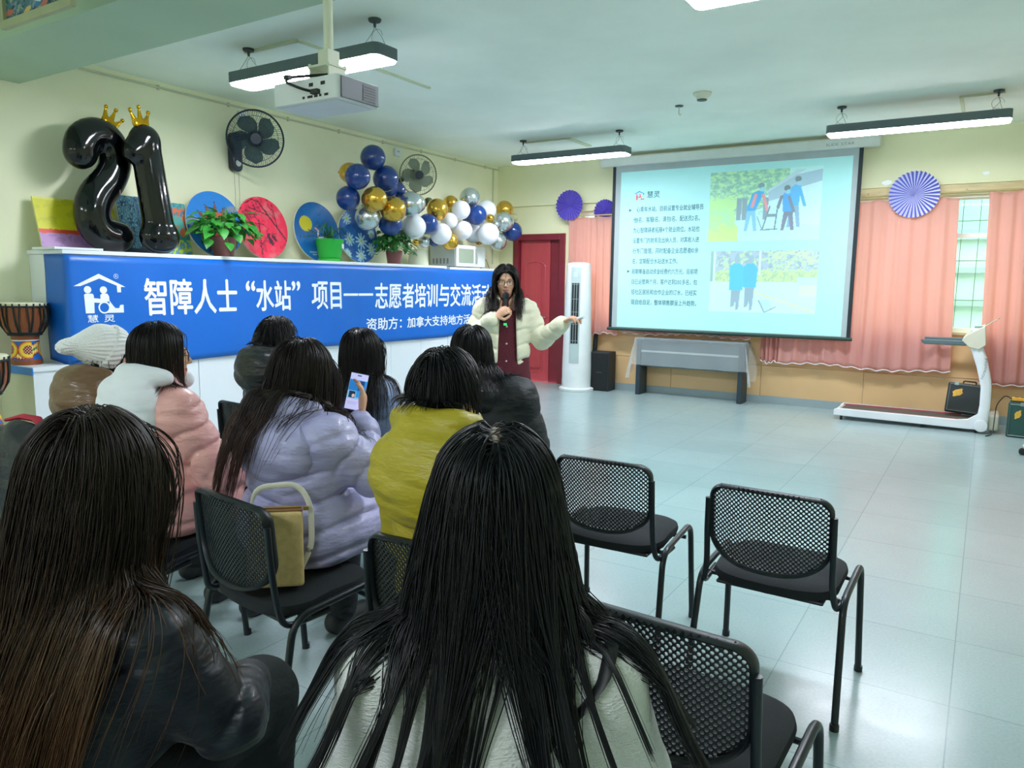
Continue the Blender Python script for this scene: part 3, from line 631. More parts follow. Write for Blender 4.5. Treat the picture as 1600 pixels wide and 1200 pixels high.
# ------------------------------------------------------------------ treadmill, cases, wheeled stand
m_tw = mat('treadmill_white', '#e2e6ea', .3); m_tc = mat('treadmill_cream', '#d5d2bf', .4); m_belt = mat('treadmill_belt', '#5b554c', .8, bump=.3, bscale=200); m_tg = mat('treadmill_grey', '#56686c', .5)
t = thing('treadmill', 'white folding treadmill under the right curtain', 'treadmill', (-.6, 9.42, 0))
MB().bx(-.74, .62, -.215, .215, .09, .115).build('belt', m_belt, t, smooth=False)
for s in (-1, 1):
    P = [(-.80, .05), (-.80, .115), (-.77, .13), (.42, .125), (.52, .14), (.60, .20), (.66, .22), (.70, .16), (.70, .04), (.52, .035)]
    MB().prism(P, s * .235 - .025, s * .235 + .025, lambda u, v, q: (u, q, v)).build('side_rail', m_tw, t, smooth=False, bevel=.006)
    MB().bx(-.76, .45, s * .213 - .004, s * .213 + .004, .115, .128).build('red_trim', mat('trim_red', '#b04050', .5), t, smooth=False)
    c = [(.645, .08), (.66, .3), (.655, .5), (.60, .72), (.53, .92)]
    MB().tube([(p[0], s * .265, p[1]) for p in c], [.055, .048, .048, .05, .052], 12, flat=(.38, 1), upv=(1, 0, 0)).build('post', m_tw, t)
    MB().lathe([(.06, 0), (.065, .01), (.06, .035), (.02, .04)], 24, (.64, s * .29 - (.02 if s > 0 else -.02), .085), Matrix.Rotation(-s * PI / 2, 3, 'X')).build('pivot_cap', m_tw, t)
    MB().prism([(.40, .97), (.43, 1.02), (.50, 1.07), (.60, 1.13), (.62, .93), (.56, .88), (.47, .90)], s * .265 - .032, s * .265 + .032, lambda u, v, q: (u, q, v)).build('console_bracket', m_tc, t, smooth=False, bevel=.008)
    MB().prism([(.02, .965), (.45, .965), (.45, .915), (.06, .915), (.03, .935)], s * .265 - .022, s * .265 + .022, lambda u, v, q: (u, q, v)).build('handrail', m_tg, t, smooth=False, bevel=.008)
lettering('JIFEIJIANDOU', lambda u, v, q: (.632 + (v - .0) * 1.0 - .24 * max(0, u - .12), -.265 - .021 - q, .80 - u), 0.0, .22, -.014, .014, mat('post_print', '#59666e', .5), t, 'post_lettering')
MB().bx(.47, .60, -.24, .24, 1.06, 1.10).build('console', m_tw, t, smooth=False, bevel=.012)
MB().bx(.50, .58, -.18, .18, 1.10, 1.106).build('console_screen', m_tg, t, smooth=False)
MB().tube([(.57, -.1, 1.10), (.70, -.12, 1.20), (.72, .1, 1.20), (.58, .1, 1.10)], .005, 6).build('tablet_rest', m_tc, t)
MB().bx(.70, .80, -.2, .2, .03, .20).build('motor_cover', m_tc, t, smooth=False, bevel=.03, seg=3)
b = MB()
for s in (-1, 1):
    for x in (-.72, .1, .6): b.lathe([(.014, 0), (.014, .06)], 10, (x, s * .23, 0))
b.build('foot', m_blk, t)
for x in (-.77,): MB().tube([(x, -.215, .10), (x, .215, .10)], .022, 10).build('rear_roller', m_tw, t)

m_case = mat('case_black', '#20292b', .5, nscale=9, namt=.12); m_caseg = mat('case_dark_green', '#1f4a44', .5, nscale=9, namt=.12); m_edge = mat('case_edge_grey', '#8c9a98', .35, metal=.4)
def case(name, label, cat, loc, rot, dx, dy, dz, body, sticker):
    t = thing(name, label, cat, loc, rot=rot)
    MB().bx(-dx / 2, dx / 2, -dy / 2, dy / 2, 0, dz).build('shell', body, t, smooth=False, bevel=.015)
    b = MB(); y = -dy / 2 - .001; P = [(-dx / 2 + .02, .02), (dx / 2 - .02, .02), (dx / 2 - .02, dz - .02), (-dx / 2 + .02, dz - .02)]
    b.tube([(p[0], y, p[1]) for p in P], .004, 6, closed=True); b.build('edge_trim', m_edge, t)
    MB().tube(fillet([(-.06, 0, dz), (-.06, 0, dz + .03), (.06, 0, dz + .03), (.06, 0, dz)], .02), .008, 8).build('handle', m_blk, t)
    for s in (-1, 1): MB().bx(s * dx * .3 - .02, s * dx * .3 + .02, -dy / 2 - .005, -dy / 2 + .02, dz - .03, dz + .004).build('latch', m_edge, t, smooth=False)
    P = [(sticker[0] + sticker[2] * math.cos(k * PI / 6) * (.8 + .35 * ((k * 7) % 3) / 2), sticker[1] + sticker[3] * math.sin(k * PI / 6 + .5) * (.8 + .3 * ((k * 5) % 3) / 2)) for k in range(12)]
    MB().prism(P, -dy / 2 - .0025, -dy / 2 - .0005, lambda u, v, q: (u, q, v)).build('worn_sticker', mat('sticker_yellow', '#d8a63c', .5, nscale=30, namt=.2), t, smooth=False)
    return t
case('instrument_case', 'black flat case leaning on the treadmill behind its post', 'case', (-.115, 9.50, .145), (-.22, .06, 0), .40, .10, .33, m_case, (-.10, .22, .05, .05))
sc_ = case('tool_case', 'dark green case on the floor right of the treadmill', 'case', (.58, 9.22, 0), (0, 0, -.08), .62, .24, .36, m_caseg, (-.22, .24, .03, .05))
t = thing('power_strip', 'orange power strip lying on the dark green case', 'power strip', (.39, 9.2, .3725))
MB().bx(-.10, .10, -.03, .03, 0, .035).build('body', mat('orange_plastic', '#e8a83c', .4), t, smooth=False, bevel=.006)
b = MB()
for k in range(3): b.bx(-.075 + k * .05, -.045 + k * .05, -.015, .015, .035, .037)
b.build('socket', m_blk, t, smooth=False)
MB().tube(fillet([(-.10, 0, .015), (-.16, .0, .05), (-.23, -.02, -.05), (-.24, -.1, -.365), (-.3, -.2, -.366)], .08), .005, 6).build('cord', m_blk, t)
t = thing('wheeled_stand', 'wheeled base just inside the right edge on the floor', 'wheeled stand', (.62, 8.2, 0))
for k in range(5):
    a = PI + k * 2 * PI / 5; e = Vector((.24 * math.cos(a), .24 * math.sin(a), 0))
    MB().tube([(0, 0, .12), (e.x, e.y, .075)], [.03, .02], 8).build('spoke', mat('base_white', '#d4dadc', .4), t)
    b = MB()
    for s in (-1, 1): b.lathe([(.01, -.012), (.03, -.012), (.032, 0), (.03, .012), (.01, .012)], 16, (e.x - .018 * s * math.sin(a), e.y + .018 * s * math.cos(a), .032), Matrix.Rotation(a, 3, 'Z') @ Matrix.Rotation(PI / 2, 3, 'X'))
    b.build('caster', m_blk, t)
MB().lathe([(.03, .08), (.03, .40)], 12).build('column', m_edge, t); MB().lathe([(.17, .40), (.18, .42), (.17, .46), (.02, .465)], 28).build('seat', m_blk, t)
# ------------------------------------------------------------------ white cabinets along the left wall
XC = -6.0
ys = [3.06, 4.18, 5.48, 6.78, 7.90, 9.06]; labs = ['first white cabinet unit at the left end under the banner emblem', 'white cabinet unit behind the pink coat under the banner', 'white cabinet unit in the middle under the banner', 'white cabinet unit behind the woman with long hair under the banner', 'last white cabinet unit under the microwave']
for k in range(5):
    t = thing('storage_cabinet', labs[k], 'cabinet', (XL + .003, (ys[k] + ys[k + 1]) / 2, 0), group='white storage cabinets')
    hw = (ys[k + 1] - ys[k]) / 2 - .001; d = XC - XL - .003
    MB().bx(0, d - .02, -hw, hw, .0, 1.685 if k < 4 else 1.675).build('carcass', m_white, t, smooth=False)
    for s in (-1, 1):
        q = MB().bx(d - .0195, d, (-hw + .002) if s < 0 else .0015, -.0015 if s < 0 else hw - .002, .09, 1.68 if k < 4 else 1.67).build('door', m_white, t, smooth=False, bevel=.0015)
        MB().bx(d, d + .012, s * .05 - .006, s * .05 + .006, .38, .50).build('handle', mat('steel', '#c3c8c8', .3, metal=1), q, smooth=False)
    MB().bx(d - .04, d - .021, -hw, hw, 0.0, .09).build('plinth', m_grey, t, smooth=False)
for lab, y0, y1, z in (('long white worktop over the cabinets holding plants and paintings', 3.045, 7.86, 1.70), ('short white worktop under the microwave', 7.93, 9.07, 1.69)):
    tag(MB().bx(XL + .003, XC + .012, y0, y1, z - .014, z + .018).build('worktop', m_white, smooth=False, bevel=.002), lab, 'worktop', 'white worktops')
ZT = 1.718
t = thing('low_cabinet', 'low cabinet with a blue edge under the painted drum', 'cabinet', (XL + .003, 2.93, 0))
MB().bx(0, .53, -.15, .105, 0, .80).build('carcass', mat('cream_board', '#cfd0b4', .5), t, smooth=False)
MB().bx(.53, .535, -.15, .105, 0, .80).build('front_board', m_white, t, smooth=False)
MB().bx(0, .545, -.155, .108, .80, .835).build('top_board', m_white, t, smooth=False)
MB().bx(-.0, .55, -.168, -.156, .775, .83).build('edge_strip', mat('strip_blue', '#2f7fd0', .4), t, smooth=False)
tag(MB().bx(-6.32, -5.985, 2.99, 3.36, ZT + .001, ZT + .018).build('white_board', m_white, smooth=False), 'thin white board lying on the left end of the worktop', 'board')

# ------------------------------------------------------------------ banner
m_ban = mat('banner_blue', '#0866c8', .38, nscale=2.2, namt=.06, bump=.06, bscale=12); m_bt = mat('banner_white', '#eef4fa', .5)
t = thing('banner', 'long blue event banner with white Chinese lettering on the cabinets', 'banner', (0, 0, 0))
def bxx(y, z):
    return XC + .029 + .006 * math.sin(2.1 * y + 1) + .004 * math.sin(5.3 * y + 2 * z) + .010 * max(0, 1.05 - z) * math.sin(3.1 * y) ** 2 + .003 * math.sin(9 * y + 5 * z)
def banfn(u, v):
    s = u * 6.33 - .30
    yb = [(-.3, .86), (0, .825), (1.05, .79), (1.45, .80), (2.65, .81), (4.75, .795), (5.6, .86), (6.03, .97)]; bot = float(np.interp(s, [a for a, _ in yb], [b for _, b in yb])); top = 1.680 - (.0 if s < 5.2 else (s - 5.2) * .02) - .004 * math.sin(4 * s)
    z = bot + (top - bot) * v
    if s < 0: return (XC + .028 + s, 3.053 - .008 - .004 * math.sin(7 * z), z) if s < -.02 else (XC + .024 + s * .6, 3.053 + s * .5, z)
    return (bxx(3.06 + s, z), 3.055 + s, z)
MB().grid(banfn, 190, 16).build('banner_cloth', m_ban, t, angle=0, thick=.0015)
Bn = lambda u, v, q: (bxx(u, v) + .002 + q, u, v)
for s, y0, y1, z0, z1 in (('智障人士', 3.67, 4.60, 1.195, 1.510), ('“', 4.70, 4.81, 1.40, 1.50), ('水站', 4.815, 5.25, 1.205, 1.505), ('”', 5.26, 5.37, 1.40, 1.50), ('项目', 5.515, 5.94, 1.205, 1.50), ('志愿者培训与交流活动', 6.47, 8.86, 1.19, 1.495)):
    lettering(s, Bn, y0, y1, z0, z1, m_bt, t, 'lettering', bold=.022)
MB().prism([(5.975, 1.345), (6.20, 1.345), (6.20, 1.372), (5.975, 1.372)], 0, .002, Bn).prism([(6.21, 1.345), (6.44, 1.345), (6.44, 1.372), (6.21, 1.372)], 0, .002, Bn).build('lettering', m_bt, t, smooth=False)
lettering('资助方：', Bn, 6.327, 6.94, .945, 1.09, m_bt, t, 'lettering', bold=.02)
lettering('加拿大支持地方活动', Bn, 7.04, 8.53, .950, 1.085, m_bt, t, 'lettering', bold=.02)
emblem(lambda u, v, q: (bxx(u, v) + .002 + q, u, v), 3.10, 1.228, .1025, m_bt, m_bt, t, 'emblem')
lettering('慧 灵', Bn, 3.19, 3.41, 1.155, 1.215, m_bt, t, 'emblem_lettering', bold=.012)
b = MB().tube([Bn(3.435 + .018 * math.cos(k * PI / 10), 1.52 + .018 * math.sin(k * PI / 10), .001) for k in range(20)], .0018, 5, closed=True); b.build('registered_mark', m_bt, t)
lettering('R', Bn, 3.428, 3.443, 1.512, 1.529, m_bt, t, 'registered_mark', bold=.012)

# ------------------------------------------------------------------ balloons
def foil(name, col, metal, rough): return mat(name, col, rough, metal=metal, coat=.6, nscale=3, namt=.03)
BM = {'n': mat('balloon_navy', '#0e3880', .2, coat=.5), 'w': mat('balloon_white', '#eceef6', .25, coat=.5, trans=.0), 'g': foil('balloon_gold', '#d8ab3c', .85, .22), 's': foil('balloon_silver', '#c9d4d6', .85, .22), 'o': mat('balloon_olive', '#5c6b4a', .4), 'k': mat('balloon_beige', '#c9c79a', .3)}
BN = {'n': 'navy blue', 'w': 'white', 'g': 'gold chrome', 's': 'silver chrome', 'o': 'dark olive', 'k': 'beige'}
BL = [('g',-6.150,6.292,2.706,0.116),('n',-6.050,6.576,2.891,0.141),('n',-5.980,6.225,2.637,0.139),('n',-5.980,6.681,2.700,0.147),('n',-6.050,6.162,2.426,0.132),('n',-6.120,6.905,2.609,0.107),('n',-6.150,7.101,2.609,0.092),('s',-6.000,6.412,2.228,0.145),('g',-5.900,6.412,2.415,0.141),('g',-5.900,6.730,2.333,0.146),('n',-6.000,6.799,2.178,0.136),('s',-6.000,7.164,2.430,0.150),('s',-6.120,7.423,2.472,0.112),('w',-6.000,7.218,2.184,0.147),('n',-6.020,7.515,2.231,0.126),('o',-6.200,7.757,2.525,0.064),('g',-6.030,7.720,2.424,0.137),('g',-6.200,8.229,2.557,0.103),('g',-6.180,8.182,2.439,0.083),('w',-6.080,8.262,2.467,0.126),('w',-6.100,8.066,2.314,0.108),('w',-5.970,7.712,2.121,0.137),('g',-6.060,8.024,2.043,0.114),('n',-6.150,7.802,2.033,0.069),('s',-6.150,7.595,2.016,0.076),('g',-6.200,7.494,2.005,0.044),('w',-6.030,8.271,2.201,0.129),('w',-6.120,8.655,2.189,0.134),('s',-6.100,8.531,2.658,0.138),('n',-5.970,8.508,2.420,0.137),('w',-6.100,8.929,2.526,0.143),('w',-5.950,8.749,2.184,0.149),('g',-6.100,9.403,2.574,0.130),('s',-5.970,9.193,2.382,0.141),('g',-5.980,8.850,2.403,0.060),('n',-6.030,9.510,2.268,0.145),('s',-6.080,9.202,2.106,0.132),('s',-5.950,8.952,2.323,0.061),('k',-6.150,9.749,2.493,0.058),('g',-6.200,8.888,2.092,0.055),('n',-6.200,8.582,2.383,0.053)]
BLAB = {0: 'gold balloon half hidden at the top left of the garland', 1: 'topmost navy balloon of the garland', 2: 'navy balloon in front of the half hidden gold one', 3: 'navy balloon at the upper right of the blue cluster', 4: 'lowest left navy balloon of the blue cluster', 5: 'navy balloon tucked behind the two front gold ones', 6: 'small navy balloon overlapping the second wall fan', 7: 'silver balloon below the left front gold balloon',
        8: 'left of the two gold balloons at the front of the blue cluster', 9: 'right of the two gold balloons at the front of the blue cluster', 10: 'navy balloon just above the second leafy plant', 11: 'large silver balloon below the second wall fan', 12: 'silver balloon behind the large silver one', 13: 'white balloon right of the navy one above the plant', 14: 'navy balloon between two white ones beside the plant', 15: 'small olive balloon peeking out behind the gold one',
        16: 'large gold balloon at the middle of the garland', 17: 'gold balloon at the top edge behind the middle white one', 18: 'gold balloon peeking out between gold and white ones', 19: 'upper white balloon left of the tall silver one', 20: 'white balloon below the peeking gold one', 21: 'lowest white balloon above the worktop end', 22: 'gold balloon at the bottom left of the microwave', 23: 'small navy balloon under the lowest white one', 24: 'small silver balloon right of the second plant', 25: 'tiny gold balloon behind the plant leaves',
        26: 'white balloon in the middle above the microwave', 27: 'white balloon behind the one over the microwave corner', 28: 'topmost silver balloon at the right of the garland', 29: 'navy balloon in front of the topmost silver one', 30: 'white balloon right of the front navy one', 31: 'big white balloon directly over the microwave', 32: 'gold balloon at the upper right end', 33: 'silver balloon in front of the right end gold one', 34: 'tiny gold balloon beside the front navy one', 35: 'last navy balloon at the right end near the door',
        36: 'lowest silver balloon right of the microwave', 37: 'tiny silver balloon at the neck of the right silver one', 38: 'small beige balloon behind the right end', 39: 'small gold balloon behind the big white one', 40: 'small navy balloon behind the white ones'}
# settle the cluster so that neighbours touch without sinking into each other
_P = np.array([b_[1:4] for b_ in BL]); _Rr = np.array([b_[4] for b_ in BL]) * 1.0; _P0 = _P.copy(); CAMP = np.array([0, 0, 1.5])
_ray = _P - CAMP; _ray /= np.linalg.norm(_ray, axis=1, keepdims=True)
for _it in range(300):
    _d = _P[:, None] - _P[None]; _n = np.linalg.norm(_d, axis=2) + 1e-9; _ov = np.maximum(0, (_Rr[:, None] + _Rr[None]) * .985 - _n); np.fill_diagonal(_ov, 0)
    _mv = (_d / _n[..., None] * _ov[..., None] * .25).sum(1); _al = (_mv * _ray).sum(1, keepdims=True) * _ray
    _P = _P + _al + .04 * (_mv - _al); _P[:, 0] = np.clip(_P[:, 0], XL + _Rr + .01, -5.55)
    _P = np.where(np.abs(_P[:, 1:2]) + _Rr[:, None] > 9.86, _P - [0, .004, 0], _P)
for k, (c, x, y, z, r) in enumerate(BL):
    x, y, z = _P[k]; r = _Rr[k]
    ax = Vector((rnd.uniform(-.5, .2) - .4, rnd.uniform(-.4, .4), rnd.uniform(-.8, .5))).normalized(); M = Vector((0, 0, -1)).rotation_difference(ax).to_matrix()
    o = tag(MB().lathe([(1e-5, r * 1.0)] + [(r * math.sin(PI * i / 16) * (1 - .0 * i), r * math.cos(PI * i / 16) * (1.06 if i > 8 else 1.0)) for i in range(1, 16)] + [(r * .09, -r * 1.07), (r * .05, -r * 1.10)], 28).build('balloon', BM[c]), BLAB[k], 'balloon', 'balloons of the garland')
    o.location = (x, y, z); o.rotation_euler = M.to_euler()
    kn = MB().lathe([(r * .05, -r * 1.10), (r * .03, -r * 1.13), (r * .10, -r * 1.18), (.002, -r * 1.18)], 10).build('knot', BM[c], o)

# ------------------------------------------------------------------ implicit surfaces: distance functions and a mesher
def npv(p): return np.asarray(p, np.float32)
def d_cone(P, a, b, ra, rb, flat=None):
    a, b = npv(a), npv(b); ab = b - a; q = P - a; L = float(ab @ ab) + 1e-9
    t = np.clip((q @ ab) / L, 0, 1); w_ = q - t[..., None] * ab
    if flat is not None: w_ = w_ / npv(flat)
    return np.sqrt((w_ * w_).sum(-1)) - (ra + (rb - ra) * t)
def d_ell(P, c, r, R=None):
    q = P - npv(c)
    if R is not None: q = q @ npv(R)
    r = npv(r); k0 = np.sqrt(((q / r) ** 2).sum(-1)); k1 = np.sqrt(((q / (r * r)) ** 2).sum(-1)) + 1e-9
    return k0 * (k0 - 1) / k1
def smin(a, b, k):
    h = np.clip(.5 + .5 * (b - a) / k, 0, 1); return b * (1 - h) + a * h - k * h * (1 - h)
def smax(a, b, k): return -smin(-a, -b, k)
def bands(s, period, amp, sharp=.6): return amp * (np.abs(np.sin(np.pi * s / period)) ** sharp - .6)
def nets(f, lo, hi, h, B=10):
    """surface nets on a regular grid, evaluated only in the blocks the surface can pass through"""
    lo = np.asarray(lo, float); n = np.ceil((np.asarray(hi) - lo) / h).astype(int) + 2; n = ((n + B - 1) // B) * B
    nb = n // B; D = np.full(n, 1.0, np.float32)
    ci = np.stack(np.meshgrid(*[np.arange(k) for k in nb], indexing='ij'), -1).reshape(-1, 3)
    ctr = (lo + (ci + .5) * B * h - .5 * h).astype(np.float32); dc = f(ctr); rad = .87 * B * h
    for c, d in zip(ci[dc <= -rad * 1.35], dc[dc <= -rad * 1.35]): s = c * B; D[s[0]:s[0] + B, s[1]:s[1] + B, s[2]:s[2] + B] = -1
    act = ci[np.abs(dc) < rad * 1.35]; loc = np.stack(np.meshgrid(*[np.arange(B)] * 3, indexing='ij'), -1).reshape(-1, 3)
    for i in range(0, len(act), 400):
        a = act[i:i + 400]; idx = a[:, None, :] * B + loc[None]; v = f((lo + idx.reshape(-1, 3) * h).astype(np.float32))
        j = idx.reshape(-1, 3); D[j[:, 0], j[:, 1], j[:, 2]] = v
    S_ = D < 0; m = [k - 1 for k in n]
    def cor(A, o): return A[o[0]:o[0] + m[0], o[1]:o[1] + m[1], o[2]:o[2] + m[2]]
    corners = [(i, j, k) for i in (0, 1) for j in (0, 1) for k in (0, 1)]
    cnt = sum(cor(S_, o).astype(np.int8) for o in corners); cells = np.argwhere((cnt > 0) & (cnt < 8))
    acc = np.zeros((len(cells), 3)); w_ = np.zeros(len(cells))
    for ax in range(3):
        for o in corners:
            if o[ax]: continue
            p = list(o); p[ax] = 1; A = cells + np.array(o); Bq = cells + np.array(p); da = D[A[:, 0], A[:, 1], A[:, 2]]; db = D[Bq[:, 0], Bq[:, 1], Bq[:, 2]]
            x = (da < 0) != (db < 0); t = np.where(x, da / np.where(x, da - db, 1), 0); q = np.tile(np.array(o, float), (len(cells), 1)); q[:, ax] += t
            acc[x] += q[x]; w_[x] += 1
    V = lo + (cells + acc / w_[:, None]) * h
    ID = np.full(m, -1, np.int64); ID[cells[:, 0], cells[:, 1], cells[:, 2]] = np.arange(len(cells)); F = []
    for ax in range(3):
        u, v = (ax + 1) % 3, (ax + 2) % 3; e = [0, 0, 0]; e[ax] = 1
        sl0 = [slice(1, m[0]), slice(1, m[1]), slice(1, m[2])]; sl0[ax] = slice(0, m[ax]); A = S_[tuple(sl0)]
        sl1 = list(sl0); sl1[ax] = slice(1, m[ax] + 1); Bq = S_[tuple(sl1)]; ed = np.argwhere(A != Bq); off = np.ones(3, int); off[ax] = 0
        ins = A[ed[:, 0], ed[:, 1], ed[:, 2]]; g = ed + off
        def cid(du, dv): q = g.copy(); q[:, u] -= du; q[:, v] -= dv; return ID[q[:, 0], q[:, 1], q[:, 2]]
        quad = np.stack([cid(1, 1), cid(0, 1), cid(0, 0), cid(1, 0)], -1); quad[~ins] = quad[~ins][:, ::-1]; F.append(quad[(quad >= 0).all(1)])
    return V, np.concatenate(F)
def sdf_obj(name, f, lo, hi, h, mats, parent, mi=None, smooth_it=0):
    V, F = nets(f, lo, hi, h)
    o = mesh_obj(name, V, F, mats, parent, None if mi is None else mi(V[F].mean(1)), smooth=True, angle=0)
    if smooth_it:
        q = o.modifiers.new('smooth', 'SMOOTH'); q.factor = .5; q.iterations = smooth_it
    return o
# number-shaped foil balloons with gold crowns
m_bf = mat('black_foil', '#06080a', .12, spec=.35, coat=.45, bump=.12, bscale=9); m_gf = mat('gold_foil', '#d9a520', .18, metal=.9)
def foil_number(label, loc, segs, rotz, crown, ctilt):
    o_ = None
    def f(P):
        d = None
        for a, b, ra, rb in segs:
            e = d_cone(P, a, b, ra * 1.1, rb * 1.1, flat=(.80, 1, 1)); d = e if d is None else smin(d, e, .04)
        ang = np.arctan2(P[..., 2] - 2.3, P[..., 1]); return d + .0022 * np.sin(P[..., 2] * 95) * np.clip(1 - np.abs(P[..., 0]) / .05, 0, 1) * np.sin(P[..., 1] * 60) + np.clip(.012 - np.abs(P[..., 0]), 0, 1) * -.35
    pts = np.array([s[i] for s in segs for i in (0, 1)]); V, F = nets(f, pts.min(0) - .17, pts.max(0) + .17, .0125)
    o = mesh_obj('number_balloon', V, F, m_bf, None, smooth=True, angle=0); q = o.modifiers.new('smooth', 'SMOOTH'); q.factor = .5; q.iterations = 3
    tag(o, label, 'foil balloon', 'black number balloons'); o.location = loc; o.rotation_euler = (0, 0, rotz)
    cx = np.array(crown)
    def fc(P):
        P = (P - cx) / .95; c_, s_ = math.cos(ctilt), math.sin(ctilt); P = np.stack([P[..., 0], P[..., 1] * c_ + P[..., 2] * s_, -P[..., 1] * s_ + P[..., 2] * c_], -1)
        d = d_cone(P, (0, -.045, .03), (0, .045, .03), .03, .03, flat=(.6, 1, 1))
        for y0, y1, z1 in ((-.04, -.085, .13), (0, 0, .16), (.04, .085, .12)):
            d = smin(d, d_cone(P, (0, y0, .03), (0, y1, z1), .032, .010, flat=(.6, 1, 1)), .02); d = smin(d, d_ell(P, (0, y1, z1 + .012), (.017, .018, .018)), .01)
        return d * .95
    sdf_obj('crown', fc, cx - .16, cx + .2, .0075, m_gf, o, smooth_it=1)
    MB().tube([(.07, crown[1], crown[2] - .12), (.09, crown[1] + .01, crown[2] - .25), (.085, crown[1] + .02, crown[2] - .55)], .0025, 5).build('ribbon', mat('silver_ribbon', '#c8d0d4', .3, metal=.7), o)
    return o
def foil_path(pts, radii, n=3):
    P = [Vector((0, *p)) for p in pts]; S2 = []; R2 = []
    for k in range(len(P) - 1):
        p0, p1, p2, p3 = P[max(k - 1, 0)], P[k], P[k + 1], P[min(k + 2, len(P) - 1)]
        for q in range(n):
            t = q / n; S2.append(.5 * (2 * p1 + (p2 - p0) * t + (2 * p0 - 5 * p1 + 4 * p2 - p3) * t * t + (3 * p1 - p0 - 3 * p2 + p3) * t ** 3)); R2.append(radii[k] + (radii[k + 1] - radii[k]) * t)
    S2.append(P[-1]); R2.append(radii[-1]); return [(tuple(S2[k]), tuple(S2[k + 1]), R2[k], R2[k + 1]) for k in range(len(S2) - 1)]
foil_number('black foil number two balloon with a small gold crown', (-6.215, 3.53, ZT + .01), foil_path([(-.185, .76), (-.15, .87), (-.05, .935), (.05, .91), (.105, .82), (.105, .70), (.04, .57), (-.06, .46), (-.115, .34), (-.105, .21), (-.02, .13), (.11, .125)], [.112, .110, .102, .100, .100, .102, .106, .112, .116, .114, .112, .108]), .05, (0, .06, 1.01), -.5)
foil_number('black foil number one balloon with a gold crown', (-6.02, 3.83, ZT + .01), [((0, -.15, .81), (0, -.05, .91), .092, .108), ((0, -.05, .91), (0, .05, .14), .112, .122), ((0, .0, .13), (0, .09, .13), .118, .118)], .05, (0, -.075, 1.01), .1)

# ------------------------------------------------------------------ paintings leaning on the wall
m_edgew = mat('canvas_edge_white', '#dfe0d6', .6)
def canvas(label, y0, y1, z1, lean, fn, edge=m_edgew, xb=-6.33, shear=0):
    t = thing('painting', label, 'painting', (0, 0, 0), group='paintings on the worktop'); z0 = ZT + .003
    def pos(u, v, q): return (xb - lean * v + q, y0 + (y1 - y0) * u, z0 + (z1 - z0) * v)
    MB().prism([(0, 0), (1, 0), (1, 1), (0, 1)], -.018, 0, pos).build('stretcher', edge, t, smooth=False)
    painted('picture', lambda U, V: (xb - lean * V + .001, y0 + (y1 - y0) * U, z0 + (z1 - z0) * V), fn, 90, 70, m_paint, t)
def p_yellow(U, V):
    a = Art(U, V, '#d8d21e'); n = a.noise(20, 1); n2 = a.noise(80, 2); a.put((V < .40 + .015 * n2), '#dc4a34').put(V < .32 + .01 * n, '#b58ac0').put((V < .30) & (n > .2), '#a57ab4').put(V < .03, '#d8c43a').put(V > .97, '#e6e26a').put((V > .45) & (n > .35), '#cac81e'); a.ell(.62, .72, .04, .05, '#d84a30'); return a.c
def p_blue(U, V):
    a = Art(U, V, '#2a78a8'); n = a.noise(24, 5); n2 = a.noise(60, 6); a.put(n2 > .1, '#6fb4cc').put(n > .3, '#1c5a8c').put(n2 < -.4, '#a8d4dc').put(U > .6, '#173d5c', .7).put(V < .1, '#2a3a50'); return a.c
def p_orange(U, V):
    a = Art(U, V, '#e0744c'); n = a.noise(10, 7); n2 = a.noise(40, 8); a.put((n > .25) | (V > .9), '#5aa8a0').put(V < .40 + .05 * n, '#2f8f90').put((V < .3) & (n2 > 0), '#b8d040').put((V < .25) & (n2 < -.3), '#6a9ad0').put((V > .75) & (n2 > .2), '#3f88a0'); return a.c
canvas('yellow and purple landscape painting behind the black number two', 3.075, 3.72, 2.14, .12, p_yellow, mat('canvas_edge_yellow', '#d8d890', .6))
canvas('blue brushed painting between the black number balloons', 3.74, 4.02, 2.22, .10, p_blue)
canvas('orange and teal abstract painting right of the number one balloon', 4.04, 4.40, 2.20, .10, p_orange)
def disc_art(label, cy, r, fn, lean=.10, xb=-6.32):
    t = thing('round_painting', label, 'painting', (xb - lean / 2, cy, ZT + .004 + r), rot=(0, -math.atan2(lean, 2 * r), 0), group='round paintings on the worktop')
    R = Matrix.Rotation(PI / 2, 3, 'Y'); MB().lathe([(r, -.008), (r, .008)], 64, M=R).build('board', m_edgew, t, angle=30)
    painted('picture', lambda U, V: (np.full_like(U, .0095), (U - .5) * 2 * r, (V - .5) * 2 * r), fn, 110, 60, m_paint, t, disc=True)
def p_sun(U, V):
    a = Art(U, V, '#1f7fd4'); a.ell(.12, .52, .15, .08, '#8a98c8'); a.ell(.85, .75, .1, .05, '#8a90a8')
    for k in range(14):
        q = .2 + k * 2 * PI / 14; a.poly([(.52 + .25 * math.cos(q - .2), .42 + .25 * math.sin(q - .2)), (.52 + .43 * math.cos(q), .42 + .43 * math.sin(q)), (.52 + .25 * math.cos(q + .2), .42 + .25 * math.sin(q + .2))], '#1d2a40'); a.poly([(.52 + .25 * math.cos(q - .2), .42 + .25 * math.sin(q - .2)), (.52 + .405 * math.cos(q), .42 + .405 * math.sin(q)), (.52 + .25 * math.cos(q + .2), .42 + .25 * math.sin(q + .2))], '#8a4a34' if k % 2 else '#7a5a3c')
    a.ell(.52, .42, .27, .27, '#d8503e'); return a.c
